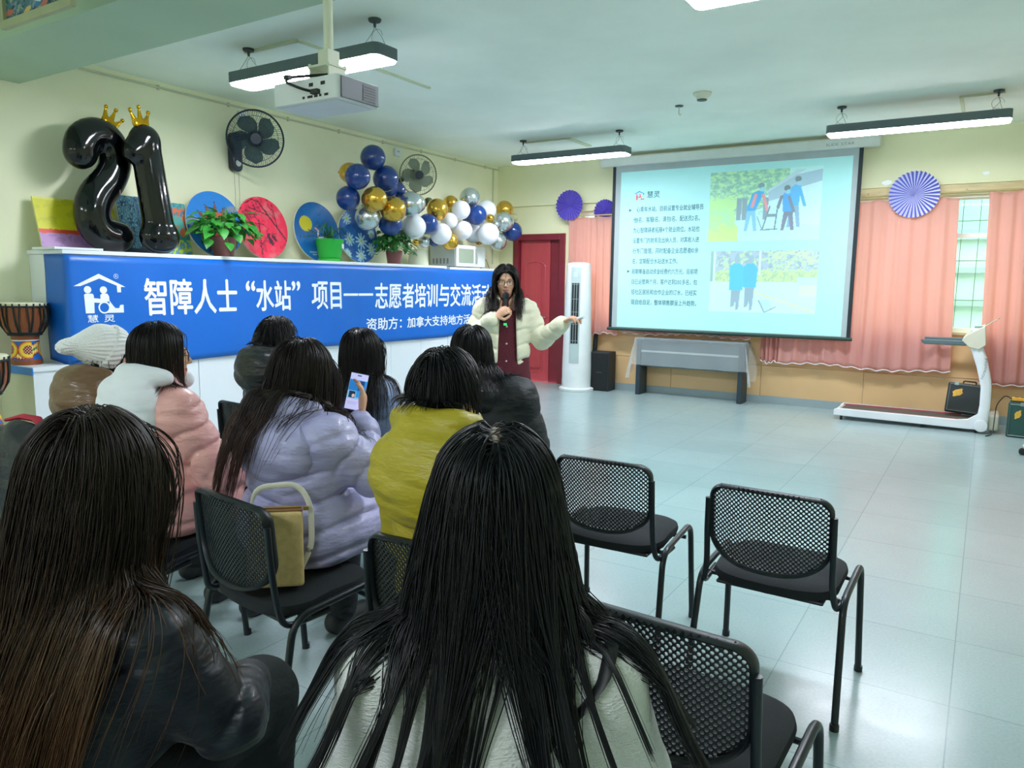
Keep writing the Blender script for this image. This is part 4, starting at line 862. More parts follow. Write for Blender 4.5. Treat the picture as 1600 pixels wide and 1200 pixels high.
def p_red(U, V):
    a = Art(U, V, '#ff2452'); n = a.noise(9, 3); a.put(n > .2, '#f84a62').put(n > .5, '#f06a70').put(n < -.4, '#e01c48'); rs = np.random.RandomState(3)
    def br(x, y, ang, ln, wd, dep):
        x1, y1 = x + ln * math.cos(ang), y + ln * math.sin(ang); a.line(x, y, x1, y1, wd, '#4a1228')
        if dep:
            for q in range(3): t_ = .35 + .3 * q; br(x + (x1 - x) * t_, y + (y1 - y) * t_, ang + rs.choice([-1, 1]) * (.5 + .4 * rs.rand()), ln * .45, wd * .6, dep - 1)
    br(.98, .28, 2.25, .85, .012, 3); br(.42, 0, 1.55, .62, .010, 3); br(.05, .85, -.9, .55, .009, 2); a.ell(.62, .30, .035, .09, '#4a1830', rot=.5).ell(.70, .34, .03, .07, '#4a1830', rot=.7).ell(.60, .39, .025, .03, '#4a1830'); return a.c
def p_moon(U, V):
    a = Art(U, V, '#1464a8'); n = a.noise(8, 2); a.put(n > .3, '#1a70b8').put(V < .4, '#1a74c0'); a.ell(.26, .62, .14, .13, '#d8cc30'); a.ell(.62, .32, .17, .10, '#e4e0ec'); a.line(.5, .36, .52, .52, .018, '#e4e0ec').line(.52, .52, .46, .56, .016, '#e0a0b0').line(.5, .36, .7, .34, .014, '#3a2030').line(.3, .52, .42, .48, .008, '#2a2030').line(.1, .38, .42, .42, .008, '#14506a').line(.28, .14, .5, .15, .008, '#b8d8ec').line(.34, .1, .56, .11, .006, '#b8d8ec'); return a.c
def p_daisy(U, V):
    a = Art(U, V, '#1458a0'); n = a.noise(8, 12); a.put(n > .3, '#1a64b0'); rs = np.random.RandomState(9)
    for x, y, r in ((.25, .42, .11), (.55, .40, .14), (.50, .13, .12), (.80, .25, .12), (.24, .80, .10), (.16, .15, .08), (.85, .55, .08)):
        for k in range(10): q = k * 2 * PI / 10 + rs.rand() * .2; a.line(x + r * .3 * math.cos(q), y + r * .3 * math.sin(q), x + r * math.cos(q), y + r * math.sin(q), .017, '#a8d4e0')
        a.ell(x, y, .028, .028, '#c8c040')
    for k in range(25): a.ell(rs.rand(), rs.rand(), .006, .006, '#7ab0d8')
    return a.c
disc_art('round painting of a red sun on blue behind the leafy plant', 4.665, .312, p_sun, xb=-6.30); disc_art('round red painting with dark branches and two birds', 5.265, .318, p_red, xb=-6.345)
disc_art('round blue painting with a yellow moon and a white crane', 5.985, .325, p_moon); disc_art('round blue painting with white daisies below the balloons', 6.655, .32, p_daisy, xb=-6.34)

# ------------------------------------------------------------------ plants
m_leaf = mat('pothos_leaf', '#3f9a3c', .4, nscale=14, namt=.35, trans=.15); m_leafd = mat('ivy_leaf_dark', '#2c7030', .45, nscale=14, namt=.3, trans=.1); m_stem = mat('stem_green', '#5a8f3a', .5)
def leaf(b, p, d, n, L, wd, curl, mi=0):
    d = d.normalized(); s = d.cross(n).normalized(); n = s.cross(d); vv = []
    prof = [(0, .04), (.12, .62), (.3, .95), (.5, .9), (.72, .58), (.9, .2), (1.0, .01)]
    for t_, w_ in prof:
        c = p + d * (L * t_) - n * (curl * L * t_ * t_)
        vv += [c - s * wd * w_ + n * wd * .25 * w_, c, c + s * wd * w_ + n * wd * .25 * w_]
    b.add(vv, [(i * 3 + j, i * 3 + j + 1, i * 3 + j + 4, i * 3 + j + 3) for i in range(len(prof) - 1) for j in (0, 1)], mi)
def bushy(label, loc, pot, n, rx, ry, rz, L, seed, lm):
    rs = random.Random(seed); t = thing('potted_plant', label, 'plant', loc); prof, pm = pot
    MB().lathe(prof, 28).build('pot', pm, t); ph = max(z for _, z in prof)
    MB().lathe([(.001, ph - .02), (prof[-2][0] * .92, ph - .02)], 20).build('soil', mat('soil', '#3a2c22', .9), t)
    b = MB(); st = MB()
    for k in range(n):
        a = rs.uniform(0, 2 * PI); e = rs.random() ** .6; r_ = .25 + .75 * rs.random()
        q = Vector((rx * r_ * math.cos(a), ry * r_ * math.sin(a), ph + rz * (1.25 - 1.75 * r_ ** 1.6 * e) * rs.uniform(.6, 1.1)))
        q.z = max(q.z, .03); q.x = max(q.x, -.03); d = Vector((max(math.cos(a), -.15), math.sin(a), rs.uniform(-1.0, .35) if q.z > .12 else rs.uniform(-.1, .3))); leaf(b, q, d, Vector((rs.uniform(-.3, .3) + .3, rs.uniform(-.3, .3), 1)), L * rs.uniform(.65, 1.15), L * .36, rs.uniform(.1, .5))
        if k % 3 == 0: st.tube([(0, 0, ph - .02), (q.x * .5, q.y * .5, max(q.z, ph) + .05), q], .0025, 5)
    b.build('foliage', lm, t, angle=0); st.build('stems', m_stem, t); return t
m_pot = mat('pot_plum_brown', '#7a4a48', .4); m_potg = mat('pot_bright_green', '#27b43c', .3)
bushy('bushy green pothos in a brown plastic pot before the red sun painting', (-6.14, 4.60, ZT), ([(.085, .0), (.09, .01), (.118, .17), (.122, .18), (.112, .185), (.10, .16)], m_pot), 120, .24, .33, .19, .13, 3, m_leaf)
bushy('dense dark green ivy plant below the navy balloons', (-6.16, 7.03, ZT), ([(.075, 0), (.08, .01), (.10, .15), (.104, .16), (.095, .165), (.09, .14)], m_pot), 190, .22, .29, .21, .085, 5, m_leafd)
t = thing('potted_plant', 'thin spidery plant in a bright green pot', 'plant', (-6.15, 5.96, ZT))
MB().lathe([(.11, 0), (.112, .03), (.118, .035), (.155, .235), (.160, .24), (.150, .242), (.135, .2)], 32).build('pot', m_potg, t)
MB().lathe([(.115, .0), (.13, .004), (.128, .028), (.112, .03)], 32).build('saucer', m_potg, t)
MB().lathe([(.001, .21), (.14, .21)], 20).build('soil', mat('soil', '#3a2c22', .9), t)
MB().bx(.135, .142, .05, .075, .14, .19).build('price_tag', m_white, t, smooth=False)
b = MB(); rs = random.Random(2)
for k in range(16):
    a = k * 2 * PI / 16 + rs.uniform(-.2, .2); L = rs.uniform(.22, .42); h_ = rs.uniform(.10, .22); P = [(0, 0, .2)] + [(max(L * q * math.cos(a) * .8, -.10), L * q * math.sin(a), .22 + h_ * math.sin(PI * min(1, q * 1.05) * .85) - .10 * q * q) for q in (.25, .5, .75, 1.0)]
    b.tube(P, [.008, .009, .008, .006, .001], 6, flat=(1, .25))
b.build('foliage', mat('spider_leaf', '#2f6a44', .5, nscale=10, namt=.2), t)
tag(MB().lathe([(.13, 0), (.135, .02), (.11, .20), (.10, .205)], 28).build('paper_tub', mat('tub_cream', '#dfe2c8', .5)), 'pale round tub behind the garland left of the microwave', 'tub').location = (-6.30, 7.66, ZT)

# ------------------------------------------------------------------ microwave
t = thing('microwave_oven', 'silver and white microwave on the short worktop', 'microwave', (-6.265, 8.42, 1.712))
m_mw = mat('microwave_silver', '#b4bdc0', .35, metal=.2); 
MB().bx(-.23, .19, -.27, .42, .008, .30).build('body', m_mw, t, smooth=False, bevel=.006)
MB().bx(.19, .215, -.265, .22, .012, .295).build('door', mat('microwave_white', '#dfe5e2', .3), t, smooth=False, bevel=.004)
MB().bx(.2155, .218, -.21, .13, .06, .25).build('door_window', mat('oven_glass', '#8fa894', .05, coat=1), t, smooth=False)
MB().tube([(.235, .18, .05), (.24, .185, .15), (.235, .18, .26)], .010, 8).build('door_handle', mat('steel', '#c3c8c8', .3, metal=1), t)
MB().bx(.19, .213, .222, .415, .012, .295).build('control_panel', mat('microwave_white', '#dfe5e2', .3), t, smooth=False, bevel=.003)
b = MB()
for k in range(5):
    for j in range(4): b.bx(-.18 + k * .06, -.155 + k * .06, -.2725, -.2695, .05 + j * .018, .06 + j * .018)
b.build('side_vent', m_blk, t, smooth=False)
b = MB()
for x in (-.2, .16):
    for y in (-.24, .39): b.lathe([(.015, -.003), (.015, .009)], 10, (x, y, 0))
b.build('foot', m_blk, t)
MB().tube([(.0, .42, .1), (.05, .5, .16), (.12, .58, .12), (.15, .62, .0)], .004, 6).build('cord', m_blk, t)

# ------------------------------------------------------------------ wall fans and sockets
m_fan = mat('fan_navy', '#18273a', .35); m_fang = mat('fan_grey_guard', '#8a8f76', .4, metal=.3); m_blade = see_mat('fan_blade_smoke', '#2c4250', .72, .25, '#8fa8b0'); m_bladeg = see_mat('fan_blade_grey', '#7d8a80', .78, .3, '#b8c4b8')
def wall_fan(label, head, nrm, R, wall, mg, mb, full, cord):
    t = thing('wall_fan', label, 'fan', (0, 0, 0), group='wall fans'); h = Vector(head); n = Vector(nrm).normalized(); Q = Vector((0, 0, 1)).rotation_difference(n).to_matrix()
    def wr(r, z, wd, b, k=48): b.tube([h + Q @ Vector((r * math.cos(2 * PI * i / k), r * math.sin(2 * PI * i / k), z)) for i in range(k)], wd, 5, closed=True)
    b = MB(); wr(R, 0, .009, b); wr(R, .012, .005, b); 
    for r_, z in ((.30, .05), (.55, .042), (.8, .026)): wr(R * r_, z, .0022, b)
    nw = 72 if full else 48
    for k in range(nw):
        a = 2 * PI * k / nw; tw = .35
        b.tube([h + Q @ Vector((R * s * math.cos(a + tw * (1 - s)), R * s * math.sin(a + tw * (1 - s)), z)) for s, z in ((.2, .05), (.6, .042), (.85, .025), (1, 0))], .0017, 3, cap=False)
        if k % 2 == 0: b.tube([h + Q @ Vector((R * s * math.cos(a), R * s * math.sin(a), z)) for s, z in ((.25, -.075), (.6, -.065), (.85, -.04), (1, 0))], .0012, 3, cap=False)
    b.build('guard', mg, t, angle=0)
    MB().lathe([(.001, .056), (.05, .055), (.055, .048), (.05, .042)], 24, h, Q).build('guard_badge', m_fan, t)
    b = MB()
    for k in range(5):
        a0 = 2 * PI * k / 5 + .3
        def bf(u, v, a0=a0):
            r_ = R * (.18 + .72 * v); wd = .98 * (1 - .2 * v) * math.sin(PI * min(1, .35 + .65 * v)) ** .5; a = a0 + (u - .5) * 2 * wd * (.6 + .25 * v) + .35 * v
            return h + Q @ Vector((r_ * math.cos(a), r_ * math.sin(a), -.012 + .05 * (u - .5)))
        b.grid(bf, 8, 8)
    b.build('blades', mb, t, angle=0)
    MB().lathe([(.001, .02), (.05, .012), (.06, -.02), (.001, -.022)], 24, h, Q).build('hub', m_fan, t)
    MB().lathe([(.001, -.19), (.05, -.18), (.075, -.14), (.078, -.09), (.05, -.075)], 24, h, Q).build('motor_housing', m_fan, t)
    wv = Vector(wall); top = wv + Vector((.06, 0, .0)); mh = h + Q @ Vector((0, 0, -.14))
    MB().tube([top, (top + mh) / 2 + Vector((0, 0, .02)), mh], [.035, .03, .035], 10).build('neck', m_fan, t)
    bd = MB().prism(rrect(.058, .19, .05), .0, .085, lambda u, v, q: (wv.x + q, wv.y + u, wv.z - .13 + v)); bd.build('wall_body', m_fan, t, bevel=.012)
    MB().lathe([(.032, 0), (.03, .008), (.001, .01)], 20, (wv.x + .085, wv.y, wv.z - .24), Matrix.Rotation(PI / 2, 3, 'Y')).build('dial', mat('dial_silver', '#c6ccc8', .3), t)
    MB().lathe([(.018, 0), (.017, .006), (.001, .007)], 16, (wv.x + .085, wv.y, wv.z + .02), Matrix.Rotation(PI / 2, 3, 'Y')).build('emblem_button', mat('dial_silver', '#c6ccc8', .3), t)
    if cord:
        for q in (-.028, .028): MB().tube([(wv.x + .05, wv.y + q, wv.z - .31), (wv.x + .055, wv.y + q * .9, wv.z - .55), (wv.x + .05, wv.y + q, wv.z - .78)], .0022, 5).build('pull_cord', m_wire, t)
    return t
wall_fan('navy wall fan with pull cords left of the garland', (-6.16, 5.02, 2.87), (.80, -.55, -.16), .265, (XL + .005, 5.03, 2.90), m_fan, m_blade, True, True)
wall_fan('grey wall fan behind the balloon garland', (-6.22, 7.57, 2.85), (.85, -.48, -.12), .245, (XL + .005, 7.42, 2.74), m_fang, m_bladeg, False, False)
for lab, y, z in (('white socket box above the navy wall fan', 5.15, 3.14), ('white socket box above the grey wall fan', 7.51, 3.14)):
    t = thing('wall_socket', lab, 'socket', (XL + .001, y, z), group='wall sockets'); MB().bx(0, .035, -.05, .05, -.05, .05).build('box', m_white, t, smooth=False, bevel=.004)
    b = MB()
    for q in (-.014, .014): b.bx(.0345, .0365, q - .004, q + .004, .0, .02)
    b.build('socket_slot', m_blk, t, smooth=False)

# ------------------------------------------------------------------ drums
m_wd = mat('drum_wood', '#8a4a26', .4, nscale=6, namt=.2, stretch=(3, 3, .6)); m_skin = mat('drum_skin', '#d8d6b8', .6); m_rope = mat('drum_rope', '#1c2420', .7); m_dpaint = mat('drum_paint', '#ffffff', .4, attr='Col', nscale=30, namt=.05)
def drum_art(U, V):
    a = Art(U, V, '#1d5fb0'); n = a.noise(14, 4); dd = np.abs(V - .48 - .16 * np.sin(U * 4 * PI)); a.put(dd < .30, '#1a1a18').put(dd < .27, '#b02a1c').put(dd < .22, '#e8a020').put((dd < .17), '#f0cf3c').put((dd < .06), '#2a6a3c').put((np.sin(U * 190) > .8) & (dd < .26), '#f4ecd0')
    for x in (.2, .46, .72, .96): a.ell(x, .50, .125, .46, '#b02a1c').ell(x, .50, .112, .41, '#e8a020').ell(x, .5, .095, .35, '#f0cf3c').ell(x, .5, .062, .23, '#8a2018')
    dots = (np.sin(U * 2 * PI * 30) * np.sin(V * 2 * PI * 7) > .55)
    for x in (.2, .46, .72, .96): a.put(dots & (((U - x) / .06) ** 2 + ((V - .5) / .22) ** 2 < 1), '#f4ecd0')
    a.put(V > .94, '#e8e8e0'); return a.c
def djembe(label, loc, s, loop):
    t = thing('djembe_drum', label, 'drum', loc, group='djembe drums'); k = s
    MB().lathe([(.108 * k, 0), (.11 * k, .012 * k), (.108 * k, .04 * k)], 40).build('foot_ring', m_wd, t)
    n, m = 120, 26; pr = lambda v: .106 - .012 * v - .004 * math.sin(PI * v)
    painted('painted_base', lambda U, V: (np.array([pr(v) for v in V]) * k * np.cos(2 * PI * U), np.array([pr(v) for v in V]) * k * np.sin(2 * PI * U), (.04 + .155 * V) * k), drum_art, 240, 50, m_dpaint, t)
    MB().lathe([(.094 * k, .195 * k), (.098 * k, .225 * k), (.128 * k, .26 * k), (.150 * k, .31 * k), (.158 * k, .36 * k), (.160 * k, .47 * k)], 48).build('bowl', m_wd, t)
    MB().lathe([(.166 * k, .462 * k), (.168 * k, .478 * k), (.160 * k, .486 * k), (.001, .484 * k)], 48).build('drum_head', m_skin, t)
    b = MB(); 
    for z, r_ in ((.455, .165), (.235, .112), (.25, .12)): b.tube([(r_ * k * math.cos(2 * PI * i / 40), r_ * k * math.sin(2 * PI * i / 40), z * k) for i in range(40)], .008 * k, 6, closed=True)
    for i in range(22):
        a = 2 * PI * i / 22; q = .10 if i % 2 else -.10; b.tube([(.168 * k * math.cos(a), .168 * k * math.sin(a), .478 * k), (.166 * k * math.cos(a + q * .4), .166 * k * math.sin(a + q * .4), .38 * k), (.156 * k * math.cos(a + q * .8), .156 * k * math.sin(a + q * .8), .31 * k), (.118 * k * math.cos(a + q), .118 * k * math.sin(a + q), .245 * k)], .0065 * k, 5)
    b.build('ropes', m_rope, t)
    if loop: MB().tube(fillet([(.15 * k, .06 * k, .46 * k), (.215 * k, .06 * k, .44 * k), (.225 * k, .06 * k, .33 * k), (.15 * k, .06 * k, .32 * k)], .04), .006, 6).build('rope_loop', m_rope, t)
    return t
djembe('painted djembe drum standing on the low cabinet', (-6.265, 2.868, .8365), .98, True)
djembe('second djembe drum on a stool at the left edge', (-5.86, 2.37, .44), 1.08, False)
t = thing('wooden_stool', 'low wooden stool under the second drum at the left edge', 'stool', (-5.86, 2.37, 0))
MB().lathe([(.15, .40), (.155, .41), (.155, .432), (.15, .4385)], 28).build('seat', m_wd, t)
for k in range(4): a = PI / 4 + k * PI / 2; MB().tube([(.15 * math.cos(a), .15 * math.sin(a), 0), (.11 * math.cos(a), .11 * math.sin(a), .402)], [.014, .018], 8).build('leg', m_wd, t)

# ------------------------------------------------------------------ chairs
m_ch = mat('chair_black_plastic', '#10191f', .42, nscale=20, namt=.05); m_tube = mat('chair_black_steel', '#131c23', .35); m_seatf = mat('seat_black_fabric', '#0f171d', .85, bump=.3, bscale=400)
BW, BT, BH = .218, .80, .315   # back half width, top height, height of the shell
def back_pos(u, v):            # u across, v from the top edge down -> position on the curved, slightly reclined shell
    return (u, -.205 - .045 * (1 - (u / BW) ** 2) + .018 - .10 * (v - BH) * -1 * .28 - .02 * (1 - v / BH), BT - v)
def back_outline(ins, n=14):
    hw, top, rc = BW - ins, ins, .055 - ins * .5; P = []
    for k in range(n + 1): a = PI / 2 * k / n; P.append((hw - rc + rc * math.sin(a), top + rc - rc * math.cos(a)))
    vs_ = .185
    for k in range(2 * n + 1):
        a = PI * k / (2 * n); P.append((hw * math.copysign(abs(math.cos(a)) ** .75, math.cos(a)), vs_ + (BH - ins - vs_) * math.sin(a)))
    for k in range(n + 1): a = PI / 2 * (1 - k / n); P.append((-(hw - rc + rc * math.sin(a)), top + rc - rc * math.cos(a)))
    return P
def inside(p, poly):
    c = False; n = len(poly)
    for i in range(n):
        x0, y0 = poly[i]; x1, y1 = poly[(i + 1) % n]
        if (y0 > p[1]) != (y1 > p[1]) and p[0] < (x1 - x0) * (p[1] - y0) / (y1 - y0) + x0: c = not c
    return c
def make_back(parent):
    q = .0085; OL = back_outline(.010); V = {}; vv = []; ff = []
    def vid(u, v, l):
        key = (round(u * 1e5), round(v * 1e5), l)
        if key not in V:
            x, y, z = back_pos(u, v); V[key] = len(vv); vv.append((x, y + (.0022 if l else -.0022), z))
        return V[key]
    hole = [(.0046 * math.cos(PI / 4 * k), .0046 * math.sin(PI / 4 * k)) for k in range(8)]; out = [(q, 0), (q / 2, q / 2), (0, q), (-q / 2, q / 2), (-q, 0), (-q / 2, -q / 2), (0, -q), (q / 2, -q / 2)]
    for i in range(-26, 27):
        for j in range(0, 38):
            if (i + j) % 2: continue
            cu, cv = i * q, .012 + j * q
            if not inside((cu, cv), OL): continue
            for k in range(8):
                k2 = (k + 1) % 8; a = [vid(cu + out[k][0], cv + out[k][1], l) for l in (0, 1)]; b = [vid(cu + out[k2][0], cv + out[k2][1], l) for l in (0, 1)]; c = [vid(cu + hole[k2][0], cv + hole[k2][1], l) for l in (0, 1)]; d = [vid(cu + hole[k][0], cv + hole[k][1], l) for l in (0, 1)]
                ff.append((a[0], b[0], c[0], d[0])); ff.append((d[1], c[1], b[1], a[1])); ff.append((d[0], c[0], c[1], d[1]))
    o = mesh_obj('backrest_mesh', vv, np.array(ff), m_ch, parent, smooth=False)
    fr = MB().tube([back_pos(*p) for p in back_outline(.012)], .0105, 8, closed=True, flat=(.8, 1.9), upv=(0, 1, 0)); fr.build('backrest_frame', m_ch, parent)
def make_chair():
    t = thing('stacking_chair', 'black stacking chair with perforated back', 'chair', (0, 0, 0), group='black perforated chairs')
    def sf(u, v):   # cushion outline: squarish with a round front
        a = 2 * PI * u; c, s = math.cos(a), math.sin(a); e = .55; return (math.copysign(abs(c) ** e, c), math.copysign(abs(s) ** e, s))
    b = MB(); n = 40; vv = []; rings = [(.93, .415), (.98, .42), (1, .435), (.98, .452), (.90, .462), (.6, .468), (.2, .466)]
    for k, z in rings:
        for i in range(n): x, y = sf(i / n, 0); vv.append((x * .225 * k, .01 + y * .215 * k, z - .012 * (1 if y < -.3 else 0) * k + (.006 * abs(x) * (k > .8))))
    ff = [(j * n + i, j * n + (i + 1) % n, (j + 1) * n + (i + 1) % n, (j + 1) * n + i) for j in range(len(rings) - 1) for i in range(n)] + [tuple(range(n - 1, -1, -1)), tuple((len(rings) - 1) * n + i for i in range(n))]
    b.add(vv, ff); b.build('seat', m_seatf, t)
    MB().bx(-.19, .19, -.18, .18, .398, .412).build('seat_pan', m_ch, t, smooth=False, bevel=.006)
    make_back(t)
    for s in (-1, 1):
        x = s * .252
        MB().tube(fillet([(x + s * .012, -.245, 0), (x, -.165, .425), (x, .195, .455), (x + s * .012, .235, 0)], .07, 6), .0125, 10).build('leg_frame', m_tube, t)
        MB().tube(fillet([(x - s * .008, -.02, .405), (x - s * .02, -.19, .395), (x - s * .033, -.205, .48), (x - s * .034, -.222, .62), (x - s * .036, -.228, .735)], .045, 6), .011, 10).build('back_upright', m_tube, t)
        for y in (-.248, .238): MB().lathe([(.016, 0), (.016, .022)], 10, (x + s * .012, y, 0)).build('foot_cap', m_blk, t)
    b = MB()
    for y in (-.10, .14): b.tube([(-.25, y, .404), (.25, y, .404)], .009, 8)
    b.build('crossbar', m_tube, t)
    return t
ch0 = make_chair()
CH = [('empty perforated chair nearest the right edge of the seating', -.585, 2.86, -.02), ('empty perforated chair just behind the black coat and long hair, second from the right', -1.285, 2.95, .03), ('perforated chair in the right foreground beside the white top', -.53, 1.68, -.05), ('perforated chair holding the tan handbag behind the lavender coat', -2.03, 1.75, -.12), ('perforated chair behind the yellow-green jacket', -1.25, 1.77, .05),
      ('perforated chair under the person in the pink coat', -2.80, 1.70, .10), ('perforated chair under the white beanie wearer, with a black jacket over its back', -3.50, 1.78, .05), ('perforated chair under the person in the black hooded coat', -3.60, 3.00, -.1), ('perforated chair under the person with straight dark hair in the third row', -2.88, 2.94, .1), ('perforated chair under the person in the black coat in front of the presenter', -2.20, 2.96, .25),
      ('perforated chair under the person with brown hair in the foreground', -1.26, .60, .2), ('perforated chair under the person with long black hair in the foreground', -.60, .76, .35)]
for k, (lab, x, y, r_) in enumerate(CH):
    c = ch0 if k == 0 else copy_tree(ch0); c.location = (x, y, 0); c.rotation_euler = (0, 0, r_); c['label'] = lab
# ------------------------------------------------------------------ people
m_skin_ = mat('skin', '#d9a98c', .5, nscale=12, namt=.05); m_lip = mat('lips', '#b0605e', .45); m_eye = mat('eye_white', '#e8e6e0', .2); m_iris = mat('iris_dark', '#20140f', .15); m_brow = mat('brow_dark', '#241c1a', .8)
m_hair = mat('hair', '#ffffff', .42, attr='Col', spec=.42, nscale=30, namt=.12)
def rotm(yaw=0, pitch=0, roll=0): return np.array(Euler((pitch, roll, yaw), 'XYZ').to_matrix(), np.float32)
def wrink(P, s=1.0, k=1.0):
    x, y, z = P[..., 0] * k, P[..., 1] * k, P[..., 2] * k
    return s * (.5 * np.sin(21 * x + 2.3 * np.sin(13 * z + 1) + 7 * y) * np.sin(27 * z + 2.1 * np.sin(11 * x) + 5 * y) + .35 * np.sin(43 * z + 31 * x + 2 * np.sin(19 * y)) * np.sin(37 * y - 12 * z))
def d_head(P, c, R):
    q = (P - npv(c)) @ R
    qs = q.copy(); qs[..., 0] = np.abs(qs[..., 0])
    d = d_ell(q, (0, -.015, .03), (.074, .090, .084)); d = smin(d, d_ell(q, (0, .020, -.032), (.058, .066, .074)), .03); d = smin(d, d_ell(q, (0, .046, -.082), (.030, .034, .026)), .03)
    d = smin(d, d_ell(qs, (.036, .048, -.028), (.024, .026, .024)), .02); d = smin(d, d_cone(qs, (0, .080, .016), (.036, .070, .018), .008, .008), .014)
    d = smax(d, -d_ell(qs, (.030, .090, .0), (.017, .013, .010)), .010)
    d = smin(d, d_ell(qs, (.030, .068, -.001), (.0125, .0125, .0115)), .003)
    d = smin(d, d_cone(q, (0, .084, .004), (0, .101, -.030), .006, .010), .012); d = smin(d, d_ell(qs, (.010, .092, -.034), (.008, .009, .007)), .006)
    d = smin(d, d_ell(q, (0, .080, -.0575), (.021, .010, .0052)), .004); d = smin(d, d_ell(q, (0, .078, -.0675), (.018, .011, .0058)), .004)
    d = smin(d, d_ell(qs, (.075, -.006, -.008), (.008, .018, .030)), .006); d = smax(d, -d_ell(qs, (.083, .0, -.004), (.005, .010, .017)), .004)
    return d
def hand_segs(w_, f, n, side, curl=.5, spread=.0, thumb=.6):
    """palm and five jointed fingers; f finger direction, n the way the palm faces, side the thumb's side"""
    f = Vector(f).normalized(); n = Vector(n); n = (n - f * n.dot(f)).normalized(); s = f.cross(n) * side; w_ = Vector(w_); out = []
    out.append((w_ + f * .015, w_ + f * .075, .026, .034, 'palm', n))
    for i, L in enumerate((.070, .078, .072, .056)):
        o = .029 - .0195 * i; p = w_ + f * (.088 - .004 * abs(i - 1.2)) + s * o; a = curl * .55; dirn = None
        out.append((w_ + f * .045 + s * o * .8, p, .011, .0098, 'f', n))
        for k, (lk, r0, r1) in enumerate(((.46, .0095, .0085), (.31, .0085, .0078), (.23, .0078, .0062))):
            dirn = (f * math.cos(a) + n * math.sin(a) + s * spread * (1.5 - i) * .3).normalized(); q = p + dirn * (L * lk * 1.15); out.append((p, q, r0, r1, 'f', n)); p = q; a += curl * (1.0 if k == 0 else .75)
    p = w_ + f * .028 + s * .024; d1 = (f * .62 + s * .75 + n * .35 * thumb).normalized(); q = p + d1 * .042; d2 = (f * .9 + s * (.45 - .6 * thumb) + n * .5 * thumb).normalized(); r_ = q + d2 * .034; d3 = (f * .9 + s * (.1 - .6 * thumb) + n * .5 * thumb).normalized()
    out += [(p, q, .0135, .0105, 'f', n), (q, r_, .0105, .0092, 'f', n), (r_, r_ + d3 * .022, .0092, .0072, 'f', n)]
    return out
def d_hand(P, segs):
    d = None
    for a, b, ra, rb, k, n in segs:
        if k == 'palm':
            a_, b_ = npv(a), npv(b); ab = b_ - a_; q = P - a_; t = np.clip((q @ ab) / float(ab @ ab), 0, 1); w_ = q - t[..., None] * ab; nn = npv(n); h = w_ @ nn; w2 = w_ + (h * .9)[..., None] * nn; e = np.sqrt((w2 * w2).sum(-1)) - (ra + (rb - ra) * t)
        else: e = d_cone(P, a, b, ra, rb)
        d = e if d is None else smin(d, e, .005)
    return d
def seam(u, per, amp, cr):
    ph = (u / per) % 1.0; dd = np.minimum(ph, 1 - ph) * per
    return amp * (.26 * np.sqrt(np.abs(np.sin(np.pi * ph))) - .15 - 1.05 * np.exp(-(dd / .0105) ** 2) + .45 * cr * np.exp(-dd / .028))
